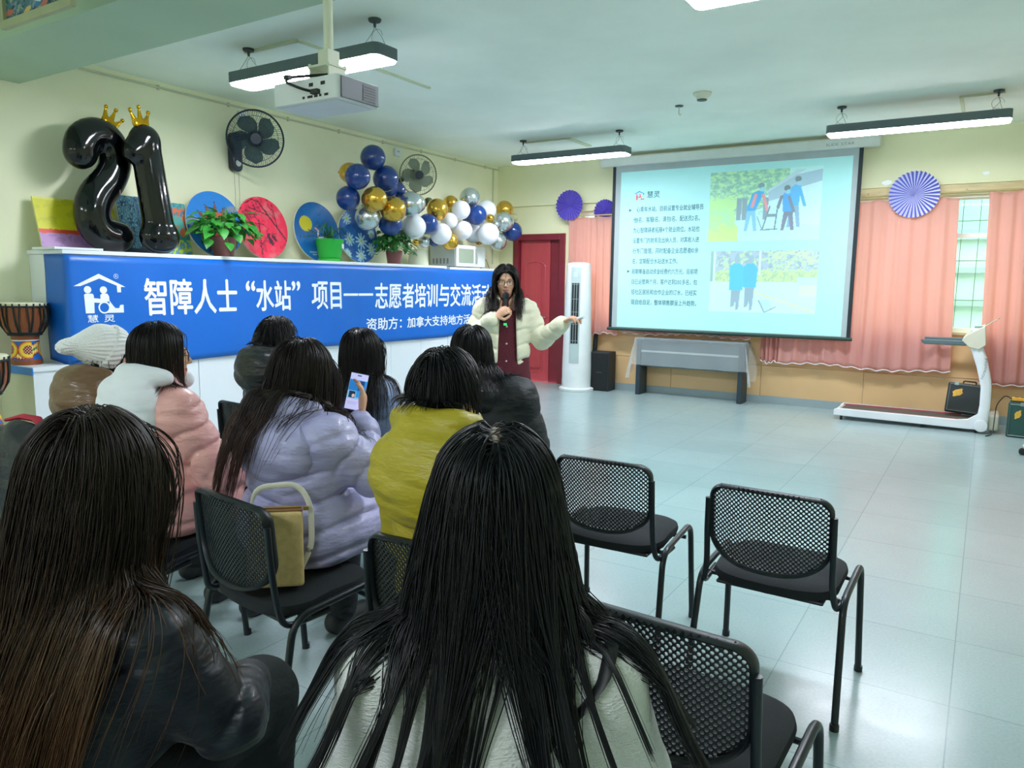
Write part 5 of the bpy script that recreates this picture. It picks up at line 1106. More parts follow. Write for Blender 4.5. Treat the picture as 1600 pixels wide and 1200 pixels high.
class Fig:
    """joints of a figure in its own frame: facing +y, z up from the floor"""
    def __init__(s, T, hy=.05, seat=True, lean=0, sw=.165, hyaw=0, hpitch=0, hroll=0, R_=None, L_=None, knee=.40, hipw=.095, hx=0.0, shd=.0):
        s.T = T; s.seat = seat; s.hy = hy; s.hc = np.array([hx, hy + .01, T - .130]); s.R = rotm(hyaw, hpitch, hroll)
        s.nb = np.array([hx * .8, hy - .025, T - .262]); s.hx = hx; s.sh = [np.array([k * sw + hx * .25, hy * .7 - .03, T - .343 - shd]) for k in (1, -1)]
        R_ = R_ or {}; L_ = L_ or {}
        s.el = [np.array(R_.get('el', (.235, .06, T - .60))), np.array(L_.get('el', (-.235, .06, T - .60)))]
        s.wr = [np.array(R_.get('wr', (.09, .27, T - .66))), np.array(L_.get('wr', (-.09, .27, T - .66)))]
        s.hand = [R_.get('hand'), L_.get('hand')]
        if seat:
            s.hip = [np.array([k * hipw, .02, .588]) for k in (1, -1)]; s.kn = [np.array([k * .12, knee, .566]) for k in (1, -1)]; s.an = [np.array([k * .13, knee - .03, .085]) for k in (1, -1)]
        else:
            s.hip = [np.array([k * hipw, 0, T * .52]) for k in (1, -1)]; s.kn = [np.array([k * .10, .02, T * .285]) for k in (1, -1)]; s.an = [np.array([k * .105, -.01, .085]) for k in (1, -1)]
        s.pel = np.array([0, .01, s.hip[0][2] + .03])
        s.hs = []
        for i in (0, 1):
            k = 1 if i == 0 else -1; h = s.hand[i] or {}; f = h.get('f', tuple(s.wr[i] - s.el[i])); n = h.get('n', (-k * .3, .2, -1)); s.hs.append(hand_segs(s.wr[i], f, n, h.get('side', -1 if i == 0 else 1), h.get('curl', .55), h.get('spread', 0), h.get('thumb', .6)))
    def body(s, P):
        T = s.T; d = d_head(P, s.hc, s.R); d = smin(d, d_cone(P, s.nb, s.hc + s.R @ npv((0, -.02, -.04)), .052, .050), .02)
        ch = s.nb + np.array([0, .0, -.17]); d = smin(d, d_cone(P, s.nb + np.array([0, 0, -.05]), ch, .07, .115, flat=(1.15, .8, 1)), .05); d = smin(d, d_cone(P, ch, s.pel, .115, .12, flat=(1.15, .85, 1)), .05)
        for i in (0, 1):
            d = smin(d, d_cone(P, s.sh[i], s.el[i], .046, .037), .03); d = smin(d, d_cone(P, s.el[i], s.wr[i], .037, .026), .015); d = smin(d, d_hand(P, s.hs[i]), .008)
            d = smin(d, d_cone(P, s.hip[i], s.kn[i], .078, .055), .03); d = smin(d, d_cone(P, s.kn[i], s.an[i], .055, .036), .02); d = smin(d, d_cone(P, s.an[i] + np.array([0, -.02, -.045]), s.an[i] + np.array([0, .13, -.055]), .035, .026), .02)
        return d
    def box(s):
        pts = np.array([s.hc, *s.sh, *s.el, *s.wr, *s.hip, *s.kn, *s.an]); lo = pts.min(0) - .21; hi = pts.max(0) + .21; hi[2] = s.T + .06; lo[2] = -.02; return lo, hi
    def legs(s, P, pad=.022, hem=.0):
        d = d_cone(P, s.pel + np.array([-.06, 0, 0]), s.pel + np.array([.06, 0, 0]), .125, .125)
        for i in (0, 1): d = smin(d, d_cone(P, s.hip[i], s.kn[i], .085 + pad, .058 + pad), .03); d = smin(d, d_cone(P, s.kn[i], s.an[i] + np.array([0, 0, .02]), .058 + pad, .045 + pad), .03)
        return d + wrink(P, .004)
    def shoes(s, P, which=(0, 1)):
        d = None
        for i in which:
            a = s.an[i]; e = d_cone(P, (a[0], a[1] - .035, .048), (a[0] * 1.1, a[1] + .15, .040), .047, .040); e = smin(e, d_cone(P, (a[0], a[1] - .02, .05), (a[0], a[1], .12), .045, .044), .02); e = smax(e, .002 - P[..., 2], .004); d = e if d is None else np.minimum(d, e)
        return d
    def jacket(s, P, j):
        T = s.T; pad = j.get('pad', 0.0); per, amp = j.get('per', .11), j.get('amp', .012); hem = j.get('hem', .50); br = j.get('broad', 1.0)
        x, y, z = P[..., 0], P[..., 1], P[..., 2]
        ch = np.array([s.hx * .2, s.hy * .6 - .005, s.sh[0][2] - .115]); d = d_ell(P, ch, ((.180 + pad) * br, .125 + pad, .20)); d = smin(d, d_cone(P, s.sh[0], s.sh[1], .062 + pad, .062 + pad), .05)
        bz = (T - .50 + hem) / 2; d = smin(d, d_cone(P, (0, s.hy * .4, T - .52), (0, .02, hem + .11), (.150 + pad), (.165 + pad), flat=(1.04 * br, .88, 1)), .05)
        d = smin(d, d_cone(P, s.nb + np.array([0, 0, -.07]), s.nb + np.array([0, 0, -.01]), .085 + pad, .066 + pad), .05)
        d = smax(d, hem - z + .01 * np.sin(9 * x + 4 * y), .02)
        if s.seat and j.get('long'):
            for i in (0, 1): d = smin(d, d_cone(P, s.hip[i], s.hip[i] + (s.kn[i] - s.hip[i]) * j['long'], .125 + pad, .10 + pad), .05)
        if amp:
            sag = .018 * np.sin(9 * x + 1.3) + .012 * np.sin(17 * x + 8 * y) + j.get('vee', 0) * np.abs(x); b = seam(z + sag, per, amp, np.sin(43 * x + 9 * z) * np.cos(31 * y + 4 * x)); d = d - b
        for i in (0, 1):
            w_ = s.wr[i] + (s.el[i] - s.wr[i]) * j.get('cuff', .06); ra = .066 + pad
            def arm(a, b, r0, r1):
                a, b = npv(a), npv(b); ab = b - a; L = float(np.linalg.norm(ab)); q = P - a; t = np.clip((q @ ab) / (L * L), 0, 1); e = np.sqrt(((q - t[..., None] * ab) ** 2).sum(-1)) - (r0 + (r1 - r0) * t)
                if amp: e = e - seam(t * L + .02 * np.sin(22 * x + 17 * z), per * .85, amp * .85, np.sin(47 * y + 20 * x) * np.cos(39 * z))
                return e
            d = smin(d, arm(s.sh[i], s.el[i], ra, .056 + pad * .8), .035); d = smin(d, arm(s.el[i], w_, .056 + pad * .8, j.get('rcuff', .042) + pad * .5), .02)
        d = d + wrink(P, j.get('wr', .004), j.get('wk', 1.0))
        if j.get('open'):
            g = np.maximum(np.abs(x + j['open'] * .25) - j['open'] * (1 - .25 * (z - hem) / .5), s.hy + .02 - y); d = smax(d, -g, .015)
        if s.seat: d = smax(d, hem - z, .012)
        n = s.nb + np.array([0, -.0, .02]); ne = np.sqrt(((x - n[0]) / 1.0) ** 2 + ((y - n[1] - .02)) ** 2) - .058; d = smax(d, -np.maximum(ne, n[2] - .045 - z), .012)
        return d
    def hood(s, P, sc=1.0, drop=0.0, up=0.0, fill=True):
        """a padded hood lying on the back: bag plus a rolled rim round the neck"""
        n = s.nb; d = d_ell(P, n + np.array([0, -.105 * sc, -.055 - drop]), (.165 * sc, .095 * sc, (.115 + up) * sc)); pr = None
        if fill: d = smin(d, d_ell(P, n + np.array([0, -.02, -.03 + up * .5]), (.145 * sc, .12 * sc, .062)), .02)
        for k in range(13):
            a = math.radians(-30 - 10 * k * 2); p = n + np.array([.125 * sc * math.cos(a), .015 + .105 * sc * math.sin(a), .012 + up + .018 * math.sin(-a) + .0 * k])
            if pr is not None: d = smin(d, d_cone(P, pr, p, .034 * sc, .034 * sc), .03)
            pr = p
        return d + (wrink(P, .006) - .008 * (np.abs(np.sin(np.pi * (P[..., 2] + .03 * np.sin(8 * P[..., 0])) / .085)) ** .5 - .7))
def tri_tubes(pos, nrm, rad, k=3):
    """(N, S, 3) strand points -> triangular tubes"""
    N, S_, _ = pos.shape; tan = np.gradient(pos, axis=1); tan /= np.linalg.norm(tan, axis=2, keepdims=True) + 1e-9
    a = np.cross(tan, nrm); a /= np.linalg.norm(a, axis=2, keepdims=True) + 1e-9; b = np.cross(tan, a)
    ang = 2 * np.pi * np.arange(k) / k; V = pos[:, :, None] + rad[:, :, None, None] * (a[:, :, None] * np.cos(ang)[None, None, :, None] + b[:, :, None] * np.sin(ang)[None, None, :, None])
    i = np.arange(N)[:, None, None]; s_ = np.arange(S_ - 1)[None, :, None]; j = np.arange(k)[None, None]; j2 = (j + 1) % k; base = lambda i, s_, j: (i * S_ + s_) * k + j
    F = np.stack(np.broadcast_arrays(base(i, s_, j), base(i, s_, j2), base(i, s_ + 1, j2), base(i, s_ + 1, j)), -1).reshape(-1, 4)
    return V.reshape(-1, 3), F
def make_hair(fig, obstacle, parent, h, seed):
    """hair: a close cap, a hanging inner mass and many strands that fall over head, shoulders and back"""
    rs = np.random.RandomState(seed); c, R = fig.hc, fig.R; N, S_, L = h['n'], h.get('S', 26), h['L']; dark, tip = np.array(lin(h['col'])), np.array(lin(h.get('tip', h['col'])))
    def cap(P):
        q = (P - npv(c)) @ R; d = d_ell(q, (0, -.018, .036), (.083, .099, .092)); d = smin(d, d_ell(q, (0, -.035, -.02), (.078, .078, .085)), .03)
        fr = d_ell(q, (0, .135, -.045 + h.get('fringe', 0)), (h.get('fw', .076) + .006, .090, .118)); d = smax(d, -fr, .015)
        if h.get('ear'): qs = q.copy(); qs[..., 0] = np.abs(qs[..., 0]); d = smax(d, -d_ell(qs, (.085, .01, -.045), (.03, .035, .05)), .01)
        an = np.arctan2(q[..., 0], q[..., 1] + .02); return d + .0016 * np.sin(an * 70 + 3 * np.sin(q[..., 2] * 30))
    V0, F0 = nets(cap, c - .15, c + .15, .0065)
    # roots on the scalp
    pts = rs.randn(N * 6, 3); pts /= np.linalg.norm(pts, axis=1, keepdims=True); pts = pts[(pts[:, 2] > -.35) & ((pts[:, 1] < .35) | (pts[:, 2] > .55))]
    w_ = rs.rand(len(pts)) < (.35 + .65 * np.clip(pts[:, 2], 0, 1)); pts = pts[w_]
    if h.get('scalp'): pts = pts[~((np.abs(pts[:, 0]) < .05) & (pts[:, 1] > -.60) & (pts[:, 1] < .4) & (pts[:, 2] > .6))]
    pts = pts[:N]; N = len(pts)
    root = npv((0, -.018, .036)) + pts * npv((.080, .096, .090)); crown = npv(h.get('part', (0, -.02, .13)))
    px = crown[0]; side = np.sign(root[:, 0] - px + rs.randn(N) * .004); side[side == 0] = 1
    v = root - crown; v[:, 0] = v[:, 0] + side * .03; v[:, 1] = np.where(root[:, 1] > 0, v[:, 1] * .4 - .02, v[:, 1]); v /= np.linalg.norm(v, axis=1, keepdims=True)
    p = (root @ R.T + c).astype(np.float32); v = (v @ R.T).astype(np.float32); off = (.004 + h.get('vol', .012) * rs.rand(N) ** 1.3).astype(np.float32)
    Ls = L * (1 - h.get('uneven', .18) * rs.rand(N)); out = [p.copy()]
    def col(P, o):
        q = (P - npv(c)) @ R; d = d_ell(q, (0, -.018, .036), (.080, .096, .090)); d = np.minimum(d, d_ell(q, (0, .10, -.05), (h.get('fw', .074), .090, .13))); d = np.minimum(d, d_ell(q, (0, 0, -.06), (.070, .075, .09)))
        return np.minimum(d, obstacle(P)) if obstacle is not None else d
    def grad(pm, dm):
        e = .004; G = np.stack([col(pm + npv(q), 0) - dm for q in ((e, 0, 0), (0, e, 0), (0, 0, e))], -1); return G / (np.linalg.norm(G, axis=1, keepdims=True) + 1e-6)
    sp = h.get('spread', .05); bk = h.get('back', .0)
    for k in range(S_ - 1):
        ds = (Ls / (S_ - 1)).astype(np.float32); rad = p - npv(c); rad[:, 2] = 0; rad /= np.linalg.norm(rad, axis=1, keepdims=True) + 1e-6
        t = k / S_; g = npv((0, 0, -1)) + npv(h.get('dir', (0, 0, 0))) * min(1, .3 + 2 * t) + rad * (sp * (.1 + 1.5 * t)) + npv((0, -bk, 0)) + (h.get('wave', .06) * np.sin(t * 14 + off * 900))[:, None] * np.stack([np.cos(off * 5000), np.sin(off * 5000), 0 * off], -1)
        v = v * (1 - h.get('fall', .42)) + g * h.get('fall', .42); v /= np.linalg.norm(v, axis=1, keepdims=True); d0 = col(p, off); m = d0 < off + .006
        if m.any():
            G = grad(p[m], d0[m]); vn = np.minimum((v[m] * G).sum(1, keepdims=True), 0); vt = v[m] - vn * G; a_ = np.linalg.norm(vt, axis=1, keepdims=True); vt = vt + np.where(a_ < .5, .45, 0) * (rad[m] + npv(h.get('dir', (0, 0, 0))) * 4); v[m] = vt / (np.linalg.norm(vt, axis=1, keepdims=True) + 1e-6)
        p = p + v * ds[:, None]
        for it in range(2):
            d = col(p, off); m = d < off
            if not m.any(): break
            G = grad(p[m], d[m]); p[m] = p[m] + G * (off[m] - d[m])[:, None]
        out.append(p.copy())
    pos = np.stack(out, 1); G_ = h.get('guides', 60); gi = rs.choice(N, G_, replace=False); D = ((root[:, None] - root[gi][None]) ** 2).sum(2) + 1e-4 * rs.rand(N, G_); own = gi[D.argmin(1)]
    tt = np.linspace(0, 1, S_); cl = (h.get('clump', .5) * np.clip((tt - h.get('c0', .25)) / h.get('c1', .75), 0, 1) ** 1.1)[None, :, None] * (h.get('cmin', .55) + (1 - h.get('cmin', .55)) * rs.rand(N))[:, None, None]; pos = pos + (pos[own] - pos) * cl
    nr = pos - npv(c); nr[:, :, 2] *= .2; r_ = (h.get('r', .0016) * (1 - .75 * tt ** 2))[None] * (.7 + .6 * rs.rand(N))[:, None]
    V1, F1 = tri_tubes(pos, nr, r_)
    sh = (.7 + .7 * rs.rand(N) ** 1.5)[:, None]; tq = np.clip((tt - h.get('tip0', .35)) / .6, 0, 1)[None] * (.3 + .7 * rs.rand(N))[:, None]; C1 = (dark[None, None] * (1 - tq[..., None]) + tip[None, None] * tq[..., None]) * sh[..., None]
    K0 = np.tile(dark * .85, (len(V0), 1)); q0_ = (V0 - c) @ R
    if h.get('scalp'): K0[(np.abs(q0_[:, 0] - crown[0] + .003 * np.sin(q0_[:, 1] * 300)) < .0055 * np.clip((q0_[:, 1] + .08) / .04, .2, 1)) & (q0_[:, 1] > -.075) & (q0_[:, 1] < .03) & (q0_[:, 2] > .09)] = lin('#b8a090')
    V = [V0, V1]; F = [F0, F1 + len(V0)]; K = [K0, np.repeat(C1.reshape(-1, 3), 3, 0)]
    if h.get('inner'):
        a0, a1 = (c + R @ npv((0, -.05, -.02))), c + npv(h['inner']); rr = h.get('inner_r', (.075, .09))
        V2, F2 = nets(lambda P: np.maximum(d_cone(P, a0, a1, rr[0], rr[1], flat=(1, .5, 1)) + .003 * np.sin(P[..., 0] * 260), -(obstacle(P) - .002) if obstacle is not None else -1), np.minimum(a0, a1) - .16, np.maximum(a0, a1) + .16, .009)
        F.append(F2 + sum(len(q) for q in V)); V.append(V2); K.append(np.tile(dark * .8, (len(V2), 1)))
    if h.get('pony'):
        q0 = c + R @ npv(h['pony']); V2, F2 = nets(lambda P: d_ell(P, q0, (.03, .04, .05)) + .002 * np.sin(P[..., 2] * 200 + P[..., 0] * 200), q0 - .08, q0 + .08, .007); F.append(F2 + sum(len(q) for q in V)); V.append(V2); K.append(np.tile(dark, (len(V2), 1)))
    return mesh_obj('hair', np.concatenate(V), np.concatenate(F), m_hair, parent, smooth=True, angle=0, col=np.concatenate(K))
m_lens = see_mat('lens_clear', '#cfdfe6', .035, .03); m_gf_ = mat('glasses_frame', '#2a2522', .3, metal=.3)
def glasses(fig, parent, frame=m_gf_, round_=True):
    M = Matrix.Translation(Vector(fig.hc)) @ Matrix(fig.R.tolist()).to_4x4(); o = bpy.data.objects.new('glasses', None); b = MB(); ln = MB()
    for s in (-1, 1):
        pts = [Vector((s * .032 + .024 * math.copysign(abs(math.cos(a)) ** .8, math.cos(a)), .096 - .10 * abs(s * .032 + .024 * math.cos(a)) ** 1.3, -.006 + .020 * math.copysign(abs(math.sin(a)) ** .8, math.sin(a)))) for a in [2 * PI * k / 24 for k in range(24)]]
        b.tube([M @ p for p in pts], .0016, 6, closed=True); b.tube([M @ Vector(p) for p in ((s * .056, .090, .0), (s * .077, .070, .002), (s * .080, .0, .004), (s * .079, -.02, -.012))], .0016, 6)
        ln.add([M @ p for p in pts], [tuple(range(24))])
    b.tube([M @ Vector((-.009, .0975, -.002)), M @ Vector((0, .100, .001)), M @ Vector((.009, .0975, -.002))], .0014, 6)
    f = b.build('glasses', frame, parent); ln.build('lens', m_lens, f, thick=.001); return f
def face_bits(fig, parent):
    M = Matrix.Translation(Vector(fig.hc)) @ Matrix(fig.R.tolist()).to_4x4(); b = MB(); ir = MB(); br = MB()
    for s in (-1, 1):
        b.ball(M @ Vector((s * .030, .0690, -.001)), (.0124, .0126, .0062), 16, 10, M=M.to_3x3()); ir.ball(M @ Vector((s * .030, .0776, -.001)), (.0054, .0048, .0056), 12, 8, M=M.to_3x3())
        br.tube([M @ Vector(p) for p in ((s * .014, .089, .018), (s * .030, .087, .023), (s * .046, .074, .019))], [.0022, .0030, .0015], 6, flat=(1, .6))
        br.tube([M @ Vector(p) for p in ((s * .018, .0815, .003), (s * .030, .0838, .0085), (s * .043, .076, .004))], [.0008, .0016, .0008], 5)
    e = b.build('eyes', m_eye, parent); ir.build('iris', m_iris, e); br.build('eyebrows', m_brow, parent)
JM = lambda name, col, rough=.45, **k: mat(name, col, rough, stretch=k.pop('stretch', (.7, .7, 1.8)), nscale=7, namt=.05, bump=k.pop('bump', .38), bscale=k.pop('bscale', 15), bdist=.035, **k)
def person(label, head_xy, yaw, fig, jacket, jm, hair, seed, hood=None, hoodm=None, legm=None, shoem=None, gl=False, jh=.0085, bh=.0075, skip_face=False, seated=True, free=False):
    fx, fy = -math.sin(yaw), math.cos(yaw); loc = (head_xy[0] - fx * fig.hy - fy * fig.hx, head_xy[1] - fy * fig.hy + fx * fig.hx, 0); lo, hi = fig.box()
    hcv, Rm = npv(fig.hc), fig.R
    def mi(Cn):
        q = (Cn.astype(np.float32) - hcv) @ Rm; return (((q[:, 0] / .023) ** 2 + ((q[:, 2] + .0625) / .0105) ** 2 < 1) & (q[:, 1] > .06)).astype(int)
    B = sdf_obj('person', fig.body, lo, hi, bh, [m_skin_, m_lip], None, mi, smooth_it=0); tag(B, label, 'person'); B.location = loc; B.rotation_euler = (0, 0, yaw)
    jf = lambda P: fig.jacket(P, jacket)
    sdf_obj('jacket', jf, lo, hi, jh, jm, B, smooth_it=0)
    if hood is not None:
        sdf_obj('hood', lambda P: fig.hood(P, *hood), fig.nb - np.array([.3, .35, .35]), fig.nb + np.array([.3, .25, .25]), jh, hoodm or jm, B, smooth_it=1)
    sdf_obj('trousers', fig.legs, lo, hi, .013, legm or JM('trousers_dark', '#1d2228', .8), B, smooth_it=1)
    [sdf_obj('shoe', lambda P, i=i: fig.shoes(P, (i,)), fig.an[i] + np.array([-.1, -.12, -.1]), fig.an[i] + np.array([.14, .26, .16]), .010, shoem or mat('shoe_dark', '#22252a', .5), B) for i in (0, 1)]
    ob = (lambda P: np.minimum(jf(P), fig.hood(P, *hood))) if hood is not None else jf
    if hair: make_hair(fig, jf if free else ob, B, hair, seed)
    face_bits(fig, B)
    if gl: glasses(fig, B)
    return B, ob
BLK, BRN = '#0b0c0f', '#1a110e'
# front row, left: long brown hair over a dark navy down jacket
f1 = Fig(1.27, .06, shd=.055, hx=.04, hyaw=.18, hpitch=-.05, sw=.165, R_=dict(el=(.255, .12, .70), wr=(.12, .36, .62)))
person('person with long brown hair and a dark navy down jacket, in the left foreground', (-1.31, .695), .28, f1, dict(per=.22, amp=.020, pad=.014, wr=.006, hem=.48), JM('jacket_navy', '#0c1624', .46, sheen=.1, coat=.04), dict(n=3800, S=40, L=.70, col='#21160f', tip='#5c4026', tip0=.25, spread=.02, dir=(-.22, -.16, 0), clump=.7, guides=110, vol=.014, r=.0013, wave=.14, inner=(0, -.09, -.22), inner_r=(.078, .095), uneven=.3), 11, jh=.009)
# front row, centre: long black hair spread over a cream top
f2 = Fig(1.275, .05, shd=.055, knee=.36, hyaw=.05, hpitch=.0, sw=.165)
B2, ob2 = person('person with long straight black hair over a fluffy cream top, in the centre foreground', (-.645, .976), .52, f2, dict(per=.2, amp=0, pad=.012, wr=.004, hem=.48), JM('top_cream_fleece', '#dfe2e0', .9, bump=.5, bscale=160, sheen=.4), dict(n=3400, S=40, L=.70, col='#060a10', tip='#0c121a', spread=.42, clump=.985, cmin=.86, c0=.2, c1=.5, guides=40, vol=.013, r=.0012, wave=.16, scalp=True, inner=(0, -.065, -.09), inner_r=(.078, .075), part=(.0, -.03, .13), uneven=.3), 5, jh=.008)
pts = [(.16, .14, .86), (.19, .07, .955), (.195, -.02, .985), (.17, -.12, .93), (.08, -.165, .80), (-.06, -.175, .66)]
def settle(P, f, off):
    P = np.array(P, np.float32)
    for _ in range(12):
        d = f(P); e = .004; G = np.stack([f(P + npv(q)) - d for q in ((e, 0, 0), (0, e, 0), (0, 0, e))], -1); G /= np.linalg.norm(G, axis=1, keepdims=True) + 1e-6; P = P + G * (off - d)[:, None] * .7
    return [Vector(map(float, p)) for p in P]
MB().tube(settle(fillet(pts, .05, 4), ob2, .006), .011, 8, flat=(1, .35)).build('shoulder_strap', mat('strap_black', '#121418', .5), B2)
# second row
f3 = Fig(1.275, .07, hyaw=-.02, hpitch=.0, sw=.165)
m_brn = JM('jacket_brown', '#6e5238', .38, coat=.1)
B3, ob3 = person('person in a white knitted beanie and brown padded hooded jacket', (-3.45, 1.935), -.05, f3, dict(per=.16, amp=.014, pad=.03, hem=.48), m_brn, dict(n=90, S=12, L=.11, col=BLK, clump=.4, guides=30, vol=.012, r=.0018), 3, hood=(1.12, .0, .02), hoodm=m_brn)
def beanie(P):
    q = (P - npv(f3.hc)) @ f3.R; d = d_ell(q, (0, -.018, .030), (.094, .110, .104)); d = smin(d, d_cone(q, (0, -.06, .050), (0, -.175, .052), .088, .040), .05); d = smin(d, d_ell(q, (0, -.208, .050), (.030, .03, .028)), .02)
    cut = (q[..., 2] - .02) * .50 - (q[..., 1] - .02) * .866; d = smax(d, -cut, .006)
    an = np.arctan2(q[..., 0], q[..., 2] - .05); rib = .0028 * np.sin(an * 32); br = np.abs(cut - .03) < .03; return d + rib - np.where(br, .010, 0)
sdf_obj('beanie', beanie, f3.hc - .30, f3.hc + .24, .0045, JM('beanie_white', '#f7f8f8', .9, bump=.4, bscale=220), B3, smooth_it=0)
f4 = Fig(1.325, .05, hyaw=-.55, sw=.17, R_=dict(el=(.27, .10, .74), wr=(.14, .34, .66)))
m_pink = JM('jacket_pink', '#e4a7a2', .42, coat=.1); m_hoodw = JM('hood_white_cotton', '#e6e9f0', .85, bump=.15)
person('person in a pink quilted jacket with a white hood, wearing glasses, head in profile', (-2.83, 1.80), -.02, f4, dict(per=.11, amp=.013, pad=.028, vee=.55, hem=.485, long=.45), m_pink, dict(n=1300, S=26, L=.27, col='#14100f', tip='#3a2a20', spread=.04, clump=.5, guides=50, vol=.012, r=.0016), 21, hood=(1.08, .02, .03, False), hoodm=m_hoodw, gl=True, free=True)
f5 = Fig(1.285, .06, hyaw=-.05, hpitch=-.22, sw=.165, R_=dict(el=(.25, .15, .80), wr=(.075, .29, .965), hand=dict(f=(-.10, .25, 1), n=(-.6, -.55, .25), curl=.42, thumb=.9)), L_=dict(el=(-.22, .14, .72), wr=(.07, .17, .685), hand=dict(f=(1, -.12, .0), n=(0, -.7, -.3), curl=1.0)))
m_lav = JM('coat_lavender', '#b2b0dc', .40, coat=.12)
B5, ob5 = person('person in a lavender padded coat looking at a phone', (-2.12, 1.905), .02, f5, dict(per=.105, amp=.014, pad=.031, hem=.485, long=.6, wr=.006), m_lav, dict(n=1500, S=30, L=.64, col='#1a1110', tip='#5a382c', spread=.03, dir=(-.14, -.16, 0), clump=.75, cmin=.7, guides=50, vol=.014, r=.0016, inner=(0, -.07, -.14), uneven=.35), 8, hood=(1.12, .06, .0))
f8 = Fig(1.30, .04, hyaw=-.10, sw=.175, hx=-.075)
m_olv = JM('jacket_olive_yellow', '#b6a52a', .45, coat=.05)
person('person with short black hair and glasses in a yellow-green hooded jacket', (-1.37, 1.80), .05, f8, dict(per=.17, amp=.013, pad=.036, hem=.48, wr=.006, broad=1.06), m_olv, dict(n=1300, S=14, L=.105, col='#090b10', clump=.25, guides=60, vol=.016, r=.0017, ear=True, fall=.16, part=(0, -.04, .14)), 14, hood=(1.12, .045, .03), gl=True)
# third row
f6 = Fig(1.285, .06, hyaw=-.15, hpitch=-.1); m_bcoat = JM('coat_black', '#14181e', .45, coat=.1)
person('person in a black padded coat with a thick hood, dark hair tied back', (-3.62, 3.07), -.12, f6, dict(per=.15, amp=.014, pad=.03, hem=.48), m_bcoat, dict(n=700, S=14, L=.13, col='#0c0d11', clump=.3, guides=40, vol=.012, r=.0017, ear=True, fall=.14, pony=(0, -.13, -.02)), 4, hood=(1.15, .0, .02))
f7 = Fig(1.245, .05, hyaw=.05)
person('person with long straight dark hair and a pale blue jacket', (-2.90, 3.03), .15, f7, dict(per=.13, amp=.010, pad=.012, hem=.48), JM('jacket_pale_blue', '#9fb4dc', .45), dict(n=1500, S=28, L=.56, col='#0e0c0f', tip='#2a1c1c', spread=.07, clump=.45, guides=70, vol=.014, r=.0017, inner=(0, -.08, -.20), inner_r=(.078, .09)), 15)
f9 = Fig(1.29, .06, hyaw=.0, sw=.185, hx=-.09)
person('person in a black coat with long black hair hanging to the left', (-2.18, 3.07), .34, f9, dict(per=.15, amp=.007, pad=.032, hem=.48, broad=1.12), JM('coat_black_soft', '#161c22', .6), dict(n=1100, S=24, L=.44, col='#090b10', spread=.04, clump=.5, guides=50, vol=.013, r=.0017, inner=(-.03, -.08, -.14)), 17, hood=(1.0, .03, .0))
# the presenter
fp = Fig(1.645, .02, seat=False, sw=.158, hyaw=.03, hpitch=-.03, R_=dict(el=(.255, -.02, 1.075), wr=(.075, .175, 1.250), hand=dict(f=(-.75, .30, .60), n=(-.45, -.55, -.2), curl=1.15, thumb=1.0)), L_=dict(el=(-.285, .05, 1.075), wr=(-.43, .27, 1.225), hand=dict(f=(-.62, .55, .35), n=(-.2, .1, -1), curl=.75, thumb=.9)))
m_crm = JM('coat_cream', '#e2e0c6', .45, coat=.05, bump=.2); m_burg = JM('dress_burgundy', '#5a1526', .8, bump=.5, bscale=120)
YP = -2.57; LP = (-3.13, 4.85); lo, hi = fp.box(); hcv, Rm = npv(fp.hc), fp.R
def mi(Cn): q = (Cn.astype(np.float32) - hcv) @ Rm; return (((q[:, 0] / .023) ** 2 + ((q[:, 2] + .0625) / .0105) ** 2 < 1) & (q[:, 1] > .06)).astype(int)
BP = sdf_obj('person', fp.body, lo, hi, .0055, [m_skin_, m_lip], None, mi); tag(BP, 'standing presenter in an open cream jacket speaking into a microphone', 'person'); BP.location = (LP[0], LP[1], 0); BP.rotation_euler = (0, 0, YP)
jp = dict(per=.115, amp=.013, pad=.022, hem=.88, open=.075, wr=.004, cuff=.12, rcuff=.052)
sdf_obj('jacket', lambda P: fp.jacket(P, jp), lo, hi, .0085, m_crm, BP, smooth_it=1)
def dress(P):
    x, y, z = P[..., 0], P[..., 1], P[..., 2]; d = d_cone(P, (0, .0, 1.20), (0, .0, .95), .132, .138, flat=(1.15, .92, 1)); d = smin(d, d_cone(P, (0, 0, .95), (0, .02, .22), .155, .215, flat=(1.2, .95, 1)), .04); d = smin(d, d_cone(P, fp.nb + np.array([0, 0, -.06]), fp.nb + np.array([0, .005, .035]), .066, .056), .02)
    d = smax(d, .22 - z, .01); return d + .006 * np.sin(np.arctan2(x, y) * 14) * np.clip((.9 - z) * 2, 0, 1) + wrink(P, .002)
sdf_obj('dress', dress, (-.32, -.32, .15), (.32, .32, 1.5), .009, m_burg, BP, smooth_it=1)
b = MB()
for z in (1.18, 1.05, .92, .80): b.ball((-.012, .128 + (.02 if z < .95 else .002), z), .008, 10, 8)
b.build('dress_buttons', mat('button_pale', '#c9c0c0', .3), BP)
def collar(P):
    d = None; pr = None; n = fp.nb
    for k in range(15):
        a = math.radians(60 - 300 * k / 14 - 0) if False else math.radians(52 + (180 - 52 + 180 + 128 - 180) * 0 + k * (-284) / 14); p = n + np.array([.108 * math.cos(a), .005 + .098 * math.sin(a), .012 - .075 * max(0, math.sin(a))])
        if pr is not None: e = d_cone(P, pr, p, .022, .022, flat=(1, 1, 1.9)); d = e if d is None else smin(d, e, .01)
        pr = p
    return d
sdf_obj('collar', collar, fp.nb - .2, fp.nb + .2, .008, JM('collar_pink', '#c98c8c', .9, bump=.4, bscale=150), BP, smooth_it=1)
def cuffs(P):
    d = None
    for i in (0, 1): u_ = fp.el[i] - fp.wr[i]; e = d_cone(P, fp.wr[i] + u_ * .05, fp.wr[i] + u_ * .20, .036, .042); d = e if d is None else np.minimum(d, e)
    return d
sdf_obj('cuffs', cuffs, lo, hi, .008, mat('knit_black', '#14181c', .9), BP)
